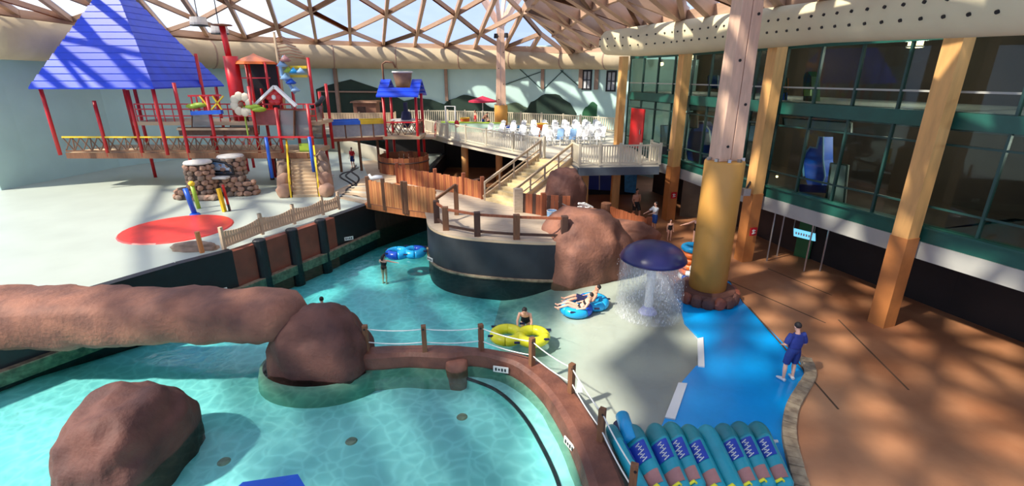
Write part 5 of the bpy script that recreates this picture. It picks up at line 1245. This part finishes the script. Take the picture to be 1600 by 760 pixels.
for j, (u, v, m) in enumerate([(793, 196, 'blue_tube'), (803, 196, 'pink'), (812, 195, 'aqua_tube')]):
    q = D(u, v, 41.5); t = thing('swim_tube', ['navy swim ring lying beside the foot of the distant column', 'rose swim ring lying on the sun deck by the distant column', 'aqua swim ring lying on the sun deck right of the distant column'][j], 'swim tube', (q.x, q.y, ZD)); MB().torus((q.x, q.y, ZD + .42), .3, .12, 16, 8).build('ring', m, t, smooth=True); MB().torus((q.x, q.y, ZD + .13), .3, .125, 16, 8).build('valve_ring', 'white', t, smooth=True)

# ---- behind and on the glass front
def relief(name, label, cat, pts, Y0, th, m, extra=None):
    f = [D(u, v, Y) for u, v, Y in pts]; c = sum(f, V3(0, 0, 0)) / len(f); t = thing(name, label, cat, (c.x, c.y, min(p.z for p in f)))
    MB().hexa(f, [p + V3(th, th * .35, 0) for p in f]).build('figure_body', m, t); return t, f
def facing(u, v, back=1.2):      # a point a little behind the glass line along this line of sight
    for i in range(5):
        a, b = GL[i] + inw[i] * back, GL[i + 1] + inw[i + 1] * back; d = ray(u, v)
        den = d.x * (b.y - a.y) - d.y * (b.x - a.x)
        if abs(den) < 1e-6: continue
        t = (a.x * (b.y - a.y) - a.y * (b.x - a.x)) / den; y = d.y * t
        if min(a.y, b.y) <= y <= max(a.y, b.y): return V3(d.x * t, y, EYE + d.z * t)
    return V3(d.x * 20, 20, 5)
def window_figure(label, outline, m, inner, mi, edge_m=None, name='window_figure', cat='figure', th=.35):
    f = [facing(u, v) for u, v in outline]; c = sum(f, V3(0, 0, 0)) / len(f); t = thing(name, label, cat, (c.x, c.y, min(p.z for p in f)))
    MB().hexa(f, [p + V3(th, 0, 0) for p in f]).build('body', m, t)
    if edge_m: MB().tube([p - V3(.05, 0, 0) for p in f], .04, 6, closed=False).build('outline', edge_m, t)
    for q in inner: g = [facing(u, v, 1.1) for u, v in q]; MB().hexa(g, [p + V3(.06, 0, 0) for p in g]).build('patch', mi, t)
    return t
window_figure('tall navy rounded panel with a pale outline behind the middle glass bay', [(1076, 262), (1072, 232), (1078, 205), (1088, 190), (1100, 190), (1110, 204), (1113, 232), (1106, 262)], 'figure_navy', [[(1084, 205), (1086, 194), (1102, 194), (1106, 206)], [(1077, 258), (1074, 238), (1080, 238), (1084, 258)]], 'figure_blue', 'white')
window_figure('bright blue cloud-shaped display standing behind the right glass bay', [(1258, 276), (1256, 252), (1261, 238), (1268, 230), (1278, 232), (1282, 214), (1288, 214), (1288, 250), (1291, 276), (1286, 292), (1262, 290)], 'figure_blue', [[(1249, 300), (1249, 288), (1292, 290), (1292, 302)]], 'figure_navy', 'towel')
def pane_board(label, q, m, name='wall_poster', cat='poster', back=.9, th=.06):
    f = [facing(u, v, back) for u, v in q]; c = sum(f, V3(0, 0, 0)) / 4; t = thing(name, label, cat, (c.x, c.y, min(p.z for p in f))); MB().hexa(f, [p + V3(th, 0, 0) for p in f]).build('board', m, t)
    fr = MB()
    for a, b in zip(f, f[1:] + f[:1]): fr.bar(a - V3(.02, 0, 0), b - V3(.02, 0, 0), .05)
    fr.build('frame', 'mullion', t); return t
pane_board('pale blank white board inside the glass front, left of the second ochre column', [(1033, 238), (1033, 196), (1049, 196), (1049, 240)], 'cap', 'white_board', 'board')
pane_board('white panel inside the glass front at the far right of the photograph', [(1290, 325), (1299, 255), (1325, 258), (1318, 332)], 'cap', 'white_board', 'board')
pane_board('pale roller blind under the green beam in the right bay', [(1224, 184), (1225, 198), (1330, 208), (1330, 192)], 'cap', 'roller_blind', 'blind')
pane_board('pale roller blind under the green beam in the middle bay', [(1072, 163), (1072, 172), (1145, 176), (1145, 166)], 'cap', 'roller_blind', 'blind')
pane_board('white and blue poster between the huge timber column and the ochre column', [(1158, 220), (1160, 196), (1182, 196), (1182, 222)], 'towel', 'wall_poster', 'poster')
pane_board('red and white striped pennant inside the middle bay', [(1078, 200), (1078, 176), (1090, 176), (1090, 200)], 'pink', 'pennant', 'pennant')
pane_board('colourful blue poster in the upper right bay', [(1216, 160), (1216, 144), (1228, 145), (1228, 161)], 'figure_blue')
pane_board('orange-red poster in the upper right bay', [(1222, 140), (1223, 122), (1230, 122), (1230, 140)], 'orange')
window_figure('green slide-like figure in the upper right bay', [(1255, 160), (1255, 118), (1262, 112), (1268, 120), (1268, 160)], 'hill_green', [[(1256, 150), (1256, 140), (1266, 140), (1266, 150)]], 'green', None, 'green_figure', 'figure')
pane_board('dim blue screen in the upper middle bay', [(1105, 138), (1106, 118), (1122, 118), (1122, 138)], 'figure_navy')
for (u, v) in [(897, 100)]: pass
for i, (u, v) in enumerate([(1034, 100), (1232, 190), (1256, 190), (1162, 246), (1214, 276)]):
    q = facing(u, v, 1.6); t = thing('room_lamp', ['warm lamp glowing behind the upper glass next to the third column', 'small lamp under the blind of the right bay, left one', 'small lamp under the blind of the right bay, right one', 'tiny lamp glowing between the huge column and the ochre column', 'tiny lamp low in the right bay'][i], 'lamp', q); s = .13 if i == 0 else .06
    MB().ell(q, (s, s, s), 8).build('bulb', 'lamp', t, smooth=True); MB().tube([q + V3(0, 0, s * .8), q + V3(0, 0, s * 2.2)], s * .7, 8).build('socket', 'steel', t)
# red door leaf by the third column, on the deck
f0 = D(985, 165, 33.4); x0_ = GL[0] + (GL[1] - GL[0]) * .12 - inw[0] * .14; x1_ = GL[0] + (GL[1] - GL[0]) * .36 - inw[0] * .14
t = thing('red_door', 'bright red door panel in the glass front beside the far ochre column', 'door', lerp(x0_, x1_, .5) + V3(0, 0, ZD)); MB().bar(V3(x0_.x, x0_.y, ZD + 1.25), V3(x1_.x, x1_.y, ZD + 1.25), .08, 2.5).build('leaf', 'red', t); q = lerp(x0_, x1_, .85) - inw[0] * .08; MB().tube([V3(q.x, q.y, ZD + .95), V3(q.x, q.y, ZD + 1.25)], .03, 6).build('handle', 'steel', t)
# red signs on the ochre columns
for i, lb in ((2, 'small red sign with a white pictogram on the ochre column behind the drum'), (1, 'small red sign on the second ochre column, above the walking bathers')):
    n = -inw[i]; n2 = V3(n.y, -n.x, 0); fdir = (V3(0, 0, 0) - FA[i]); nn = n2 if n2.y < 0 else -n2
    q = FA[i] + nn * .35 + V3(0, 0, 1.55 if i == 2 else 1.6); x = V3(-nn.y, nn.x, 0)
    t = thing('red_sign', lb, 'sign', q); MB().bar(q - x * .17, q + x * .17, .03, .36).build('plate', 'redsign', t); mb = MB(); e = q + nn * .02
    mb.bar(e - x * .09 + V3(0, 0, .05), e + x * .08 + V3(0, 0, .05), .02, .04); mb.bar(e - x * .02 + V3(0, 0, -.1), e - x * .02 + V3(0, 0, .1), .02, .05); mb.bar(e - x * .08 + V3(0, 0, -.09), e + x * .09 + V3(0, 0, -.05), .02, .04); mb.build('pictogram', 'white', t)
# hanging light blue sign, slim posts and green door of the ground floor
q = [(1240, 357), (1272, 365), (1272, 377), (1240, 369)]; f = [facing(u, v, 1.0) for u, v in q]
t = thing('hanging_sign', 'light blue hanging sign with faint white lettering under the glass front', 'sign', f[0] * .5 + f[2] * .5); MB().hexa(f, [p + V3(.06, 0, 0) for p in f]).build('board', 'cyan_sign', t)
mb = MB()
for k in range(6): a = lerp(lerp(f[0], f[3], .5), lerp(f[1], f[2], .5), .14 + k * .125) - V3(.03, 0, 0); b = a + (f[1] - f[0]).normalized() * .07; mb.bar(a, b, .02, .10)
mb.build('lettering', 'white', t)
for p in (f[0], f[1]): MB().tube([p, V3(p.x, p.y, 2.62)], .015, 5).build('chain', 'steel', t)
for j, (u, v) in enumerate([(1198, 408), (1256, 424), (1281, 424), (1214, 400)]):
    q = P(u, v, ZG); MB().tube([(q.x, q.y, ZG), (q.x, q.y, 2.5)], .035, 8).build('slim_post', 'steel', wr)
a, b = P(1232, 405, ZG), P(1256, 412, ZG); t = thing('green_door', 'dark green door in the ground floor under the glass front', 'door', a); n = V3(.5, .5, 0)
MB().hexa([a + n, b + n, b + n + V3(.06, .06, 0), a + n + V3(.06, .06, 0)], [p + V3(0, 0, 2.1) for p in (a + n, b + n, b + n + V3(.06, .06, 0), a + n + V3(.06, .06, 0))]).build('leaf', mat('bottle_green', (24, 96, 52), .5, .1, 2), t); MB().ell(lerp(a, b, .85) + n + V3(-.03, -.03, 1.0), (.05, .05, .05), 8).build('knob', 'steel', t)
# grey-brown side panel between the second column and the ochre drum, at ground level
a, b = P(1054, 345, ZG), P(1095, 352, ZG); MB().bar(V3(a.x + .6, a.y + 1.0, 1.2), V3(b.x + 1.3, b.y + 1.2, 1.2), .1, 2.2).build('ground_floor_panel', mat('khaki_panel', (112, 96, 70), .4, .2, 1), wr)
# blue poster and dark blue screen in the dim space below the balcony
t = thing('blue_poster', 'light blue poster on the dim wall below the balcony', 'poster', D(985, 300, 33)); f = [D(u, v, 33) for u, v in ((976, 300), (993, 302), (996, 270), (976, 270))]; MB().hexa(f, [p + V3(0, .06, 0) for p in f]).build('sheet', 'poster', t); MB().bar(f[3], f[2], .06).build('top_batten', 'steel', t)
t = thing('blue_screen', 'dark blue panel in the dim space left of the light blue poster', 'panel', D(945, 285, 33)); f = [D(u, v, 33) for u, v in ((918, 296), (955, 298), (955, 274), (918, 274))]; MB().hexa(f, [p + V3(0, .06, 0) for p in f]).build('sheet', 'figure_navy', t); MB().bar(lerp(f[0], f[1], .5), lerp(f[3], f[2], .5), .06).build('bar', 'steel', t)
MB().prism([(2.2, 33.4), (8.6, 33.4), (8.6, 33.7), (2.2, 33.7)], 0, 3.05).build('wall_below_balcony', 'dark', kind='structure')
# small wall loudspeaker on column two
q = FA[1] - inw[1] * .75 + V3(0, 0, 3.9); t = thing('loudspeaker', 'small black loudspeaker fixed beside the second ochre column at balcony height', 'loudspeaker', q); MB().box(q + V3(0, 0, .2), (.35, .3, .42)).build('cabinet', 'black', t); MB().bar(q + V3(0, 0, .2), q + inw[1] * .42 + V3(0, 0, .2), .06).build('bracket', 'steel', t)
q = D(1168, 300, 20.3); q.x = FA[2].x - .5; t = thing('loudspeaker', 'small grey floodlight on the ochre column just behind the drum', 'lamp', q); MB().box(q, (.3, .25, .3)).build('housing', 'steel', t); MB().bar(q + V3(0, 0, .1), V3(FA[2].x - .2, FA[2].y, q.z + .4), .07).build('bracket', 'black', t)
# ================================================================== PEOPLE
def remeshed(mb, name, m, parent, voxel, smooth_it=4):
    o = mb.build(name, m, parent, smooth=True, local=True)
    md = o.modifiers.new('r', 'REMESH'); md.mode = 'VOXEL'; md.voxel_size = voxel; md.use_smooth_shade = True
    sm = o.modifiers.new('s', 'SMOOTH'); sm.iterations = smooth_it; sm.factor = .4
    dg = bpy.context.evaluated_depsgraph_get(); me = bpy.data.meshes.new_from_object(o.evaluated_get(dg)); old = o.data
    o.modifiers.clear(); o.data = me; bpy.data.meshes.remove(old)
    if not me.materials: me.materials.append(M[m])
    for p in me.polygons: p.use_smooth = True
    return o
STAND = dict(pel=(0, 0, .95), waist=(0, 0, 1.10), chest=(0, .01, 1.32), neck=(0, 0, 1.49), head=(0, .02, 1.63),
             ls=(-.185, 0, 1.41), le=(-.24, -.02, 1.12), lw=(-.25, .08, .88), rs=(.185, 0, 1.41), re=(.24, -.02, 1.12), rw=(.25, .08, .88),
             lh=(-.095, 0, .91), lk=(-.11, .03, .50), la=(-.11, -.02, .09), rh=(.095, 0, .91), rk=(.11, .03, .50), ra=(.11, -.02, .09), face=(0, 1, 0), lf=(0, 1, 0), rf=(0, 1, 0))
def person(label, loc, rz, pose=None, hgt=1.75, skin='skin', hair='hair', longhair=False, wear=(), voxel=.016, group=None, fat=1.0, cols=None):
    J = dict(STAND); J.update(pose or {}); J = {k: Vector(v) for k, v in J.items()}; k_ = hgt / 1.75
    root = thing('person', label, 'person', loc, group, rz); b = MB(); f = J['face'].normalized(); upv = (J['head'] - J['neck']).normalized()
    sp = J['chest'] - J['pel']; side = (J['rs'] - J['ls']).normalized()
    def torso(mb, g, a=0, e=9):
        pts = [lerp(J['pel'], J['waist'], -.55), J['pel'], lerp(J['pel'], J['waist'], .6), J['waist'], lerp(J['waist'], J['chest'], .5), J['chest'], lerp(J['chest'], J['neck'], .45), lerp(J['chest'], J['neck'], .8)]
        rs = [(.12, .09), (.165, .115), (.155, .105), (.14 * fat, .10 * fat), (.155 * fat, .11 * fat), (.175, .115), (.15, .09), (.075, .065)]
        pts = pts[a:e]; rs = rs[a:e]; o = len(mb.v); m = len(pts)
        for i, p in enumerate(pts):
            d = (pts[min(i + 1, m - 1)] - pts[max(i - 1, 0)]).normalized(); x = (side - d * side.dot(d)).normalized(); y = d.cross(x)
            for q in range(16): t = 2 * pi * q / 16; mb.v.append(p + x * cos(t) * (rs[i][0] + g) + y * sin(t) * (rs[i][1] + g))
        for i in range(m - 1):
            for q in range(16): mb.f.append([o + i * 16 + q, o + i * 16 + (q + 1) % 16, o + (i + 1) * 16 + (q + 1) % 16, o + (i + 1) * 16 + q])
        mb.f.append([o + q for q in range(16)][::-1]); mb.f.append([o + (m - 1) * 16 + q for q in range(16)])
    torso(b, 0)
    b.tube([lerp(J['chest'], J['neck'], .5), J['neck'], lerp(J['neck'], J['head'], .6)], [.07, .055, .05], 10)
    H = J['head']; fs = f.cross(upv).normalized(); f2 = upv.cross(fs).normalized()
    rot = Matrix((fs, f2, upv)).transposed()
    hx = lambda x, y, z: H + rot @ Vector((x, y, z))
    b.ell(H + upv * .025, (.078, .097, .105), 14, rot); b.ell(hx(0, .025, -.06), (.058, .062, .06), 12, rot); b.ell(hx(0, .1, -.008), (.016, .022, .024), 8, rot)
    for s in (-1, 1): b.ell(hx(s * .08, -.005, 0), (.014, .024, .034), 8, rot)
    for s in 'lr':
        S, E, W_ = J[s + 's'], J[s + 'e'], J[s + 'w']; b.tube([lerp(J['chest'], S, .55), S, lerp(S, E, .45), E, lerp(E, W_, .3), lerp(E, W_, .7), W_], [.06, .06, .050 * fat, .041, .042, .033, .027], 10)
        d = (W_ - E).normalized(); sd = d.cross(Vector((0, 0, 1)) if abs(d.z) < .8 else f).normalized(); nrm = sd.cross(d)
        R3 = Matrix((sd, d, nrm)).transposed(); b.ell(W_ + d * .045, (.040, .052, .016), 10, R3)
        for q in range(4):
            o = W_ + d * .085 + sd * (-.030 + .020 * q); L = (.066, .076, .071, .056)[q] * .5; cu = nrm * (-.35)
            b.tube([o - d * .02, o + (d + cu * .5) * L, o + (d + cu * .5) * L + (d + cu * 1.6).normalized() * L], [.010, .0095, .0085], 6)
        o = W_ + d * .03 + sd * .035; b.tube([o - sd * .01, o + (sd * .7 + d * .7) * .035, o + (sd * .35 + d * .9) * .07], [.013, .012, .010], 6)
        Hh, K_, A_ = J[s + 'h'], J[s + 'k'], J[s + 'a']; b.tube([lerp(J['pel'], Hh, .7) + Vector((0, 0, .02)), lerp(Hh, K_, .1), lerp(Hh, K_, .5), K_, lerp(K_, A_, .3), lerp(K_, A_, .75), A_], [.085, .092, .078, .054, .058, .042, .036], 12)
        ft = J[s + 'f'].normalized(); b.tube([A_ - ft * .05 - Vector((0, 0, .045)), A_ + ft * .03 + Vector((0, 0, -.035)), A_ + ft * .11 + Vector((0, 0, -.055)), A_ + ft * .18 + Vector((0, 0, -.068))], [(.034, .04), (.038, .045), (.044, .030), (.034, .018)], 10)
    body = remeshed(b, 'body', skin, root, voxel)
    # face details and hair
    for s in (-1, 1): MB().ell(hx(s * .032, .088, .018), (.012, .008, .008), 8, rot).build('eye', 'eye', root, smooth=True, local=True)
    MB().ell(hx(0, .086, -.062), (.024, .008, .007), 8, rot).build('mouth', 'lip', root, smooth=True, local=True)
    hb = MB(); hb.ell(hx(0, -.022, .048), (.088, .098, .098), 14, rot)
    if longhair: hb.tube([hx(0, -.06, .06), hx(0, -.10, -.04), hx(0, -.10, -.17), hx(0, -.09, -.26)], [.07, .075, .07, .03], 10)
    hb.build('hair', hair, root, smooth=True, local=True)
    for kind, m in wear:
        w_ = MB()
        if kind == 'shirt':
            torso(w_, .022, 2, 8)
            for s in 'lr': S, E = J[s + 's'], J[s + 'e']; w_.tube([lerp(J['chest'], S, .4), S, lerp(S, E, .5), lerp(S, E, .85)], [.085, .082, .075 * fat, .078], 10)
        elif kind == 'tank': torso(w_, .014, 2, 7)
        elif kind == 'shorts':
            torso(w_, .018, 0, 3)
            for s in 'lr': Hh, K_ = J[s + 'h'], J[s + 'k']; w_.tube([lerp(J['pel'], Hh, .8), lerp(Hh, K_, .3), lerp(Hh, K_, .92)], [.115, .112, .098], 12)
        elif kind == 'brief':
            torso(w_, .010, 0, 3)
            for s in 'lr': Hh, K_ = J[s + 'h'], J[s + 'k']; w_.tube([lerp(J['pel'], Hh, .8), lerp(Hh, K_, .12)], [.105, .10], 12)
        elif kind == 'top': torso(w_, .010, 4, 6)
        elif kind == 'suit':
            torso(w_, .010, 0, 6)
        elif kind == 'shoes':
            for s in 'lr':
                w_ = MB(); A_ = J[s + 'a']; ft = J[s + 'f'].normalized(); w_.tube([A_ - ft * .07 - Vector((0, 0, .04)), A_ + ft * .04 + Vector((0, 0, -.03)), A_ + ft * .12 + Vector((0, 0, -.05)), A_ + ft * .2 + Vector((0, 0, -.062))], [(.045, .05), (.048, .055), (.052, .04), (.04, .026)], 10); remeshed(w_, 'shoe', m, root, voxel)
            continue
        remeshed(w_, {'shirt': 'shirt', 'tank': 'tank_top', 'shorts': 'shorts', 'brief': 'swim_briefs', 'top': 'bikini_top', 'suit': 'swimsuit'}[kind], m, root, voxel)
    root.scale = (k_, k_, k_)
    return root
# lifeguard at the edge of the blue pad
p = P(1231, 594, .06)
person('man in a navy shirt and blue shorts standing on the blue splash pad', p, R(8), dict(lw=(-.20, .20, 1.02), le=(-.27, .02, 1.12), rw=(.16, .24, 1.0), re=(.28, .0, 1.12), head=(0, .05, 1.62), chest=(0, .0, 1.32), la=(-.17, -.02, .09), lk=(-.14, .03, .5), ra=(.14, .02, .09), lf=(-.3, 1, 0), rf=(.3, 1, 0)), 1.74, 'skin', wear=(('shirt', 'navy'), ('shorts', 'navy_short'), ('shoes', 'white')), voxel=.011, fat=1.2)
lean = dict(waist=(0, .06, 1.10), chest=(0, .20, 1.27), neck=(0, .32, 1.40), head=(0, .40, 1.50), ls=(-.185, .26, 1.33), rs=(.185, .26, 1.33), le=(-.25, .36, 1.08), re=(.25, .36, 1.08), lw=(-.22, .50, .90), rw=(.22, .50, .90), face=(0, .85, -.5))
p = P(822, 522, 0); person('woman in a dark swimsuit leaning on the far side of the yellow swim tube', (p.x, p.y + .62, -.74), R(172), lean, 1.68, 'skin', longhair=True, wear=(('suit', 'blackcloth'),), voxel=.013)
pull = dict(chest=(.02, .03, 1.31), rs=(.19, .04, 1.40), re=(.44, .18, 1.30), rw=(.70, .30, 1.24), ls=(-.185, -.02, 1.40), le=(-.30, .12, 1.2), lw=(-.14, .28, 1.12), head=(.02, .05, 1.63))
p = P(598, 413, 0); person('dark-haired woman wading chest-deep and pulling a blue swim tube with one arm', (p.x, p.y + .1, -1.0), R(-18), pull, 1.42, 'skin', longhair=True, wear=(('suit', 'blackcloth'),), voxel=.016)
sit = dict(pel=(0, -.02, .26), waist=(0, -.12, .36), chest=(0, -.26, .52), neck=(0, -.36, .64), head=(0, -.38, .78), ls=(-.185, -.32, .58), rs=(.185, -.32, .58), le=(-.32, -.18, .40), re=(.32, -.18, .40), lw=(-.30, .06, .34), rw=(.30, .06, .34),
           lh=(-.10, .03, .24), rh=(.10, .03, .24), lk=(-.13, .44, .40), rk=(.13, .44, .40), la=(-.14, .82, .26), ra=(.14, .82, .26), lf=(0, .8, .6), rf=(0, .8, .6), face=(0, 1, .1))
p = P(914, 486, 0); person('woman in a black bikini reclining in the near half of the blue double tube', (p.x - .22, p.y - .18, -.02), R(82), sit, 1.62, 'skin', wear=(('top', 'blackcloth'), ('brief', 'blackcloth')), voxel=.015)
person('dark-haired man reclining behind the woman in the blue double tube', (p.x + .10, p.y + .32, .0), R(86), sit, 1.7, 'skin2', wear=(('shorts', 'handle'),), voxel=.015)
p = P(505, 487, 0); person('dark-haired swimmer showing only head and shoulders behind the dark rock hump', (p.x, p.y, -1.0), R(30), {}, 1.56, 'skin', wear=(('shorts', 'blackcloth'),), voxel=.016)
walk = dict(la=(-.11, .26, .10), lk=(-.11, .24, .52), ra=(.11, -.30, .14), rk=(.11, .02, .50), lw=(-.26, -.12, .92), rw=(.26, .26, .95), re=(.25, .02, 1.14))
p = P(992, 343, ZG); person('bare-chested man in dark shorts walking out from under the balcony', p, R(195), walk, 1.8, 'skin2', wear=(('shorts', 'blackcloth'),), voxel=.02)
p = P(1021, 362, ZG); person('person in a pale grey top and patterned shorts reaching forward by the rock ridge', (p.x, p.y, ZG), R(110), dict(lw=(-.2, .5, 1.15), le=(-.25, .25, 1.2), rw=(.22, .52, 1.1), re=(.25, .25, 1.18)), 1.62, 'skin', wear=(('shirt', 'greycloth'), ('shorts', 'bluecloth')), voxel=.02)
p = P(1045, 376, ZG); person('small dark-haired child in black standing left of the stacked swim tubes', (p.x, p.y, ZG), R(180), {}, 1.1, 'skin', wear=(('suit', 'blackcloth'),), voxel=.02)
p = P(1086, 388, ZG); person('woman in a black swimsuit with one arm stretched out, left of the ochre drum', (p.x, p.y, ZG), R(150), dict(rw=(.72, .1, 1.16), re=(.45, .05, 1.26), lw=(-.3, .15, 1.0)), 1.66, 'skin', longhair=True, wear=(('suit', 'blackcloth'),), voxel=.02)
p = P(552, 262, ZP); person('boy in a red shirt and blue shorts standing on the zigzag path', p, R(160), {}, 1.5, 'skin', wear=(('shirt', 'redcloth'), ('shorts', 'navy_short')), voxel=.022)
q = D(743, 186, 43.3); person('person in a red swimsuit standing on the sun deck under the crimson parasol', (q.x, q.y, ZD), R(120), {}, 1.7, 'skin2', wear=(('suit', 'redcloth'),), voxel=.03)
q = D(755, 188, 42.9); person('person in dark clothes bending over left of the distant column', (q.x, q.y, ZD), R(-100), lean, 1.65, 'skin2', wear=(('shirt', 'hut'), ('shorts', 'navy_short')), voxel=.03)
q = D(763, 190, 42.6); person('child in black beside the drum of the distant column', (q.x, q.y, ZD), R(180), {}, 1.15, 'skin2', wear=(('suit', 'blackcloth'),), voxel=.03)
q = D(392, 130, 31.7); person('child with white hair band standing under the orange tent roof of the play structure', (q.x, q.y, 5.32), R(190), {}, 1.3, 'skin', hair='cap', wear=(('shirt', 'greycloth'), ('shorts', 'bluecloth')), voxel=.03)
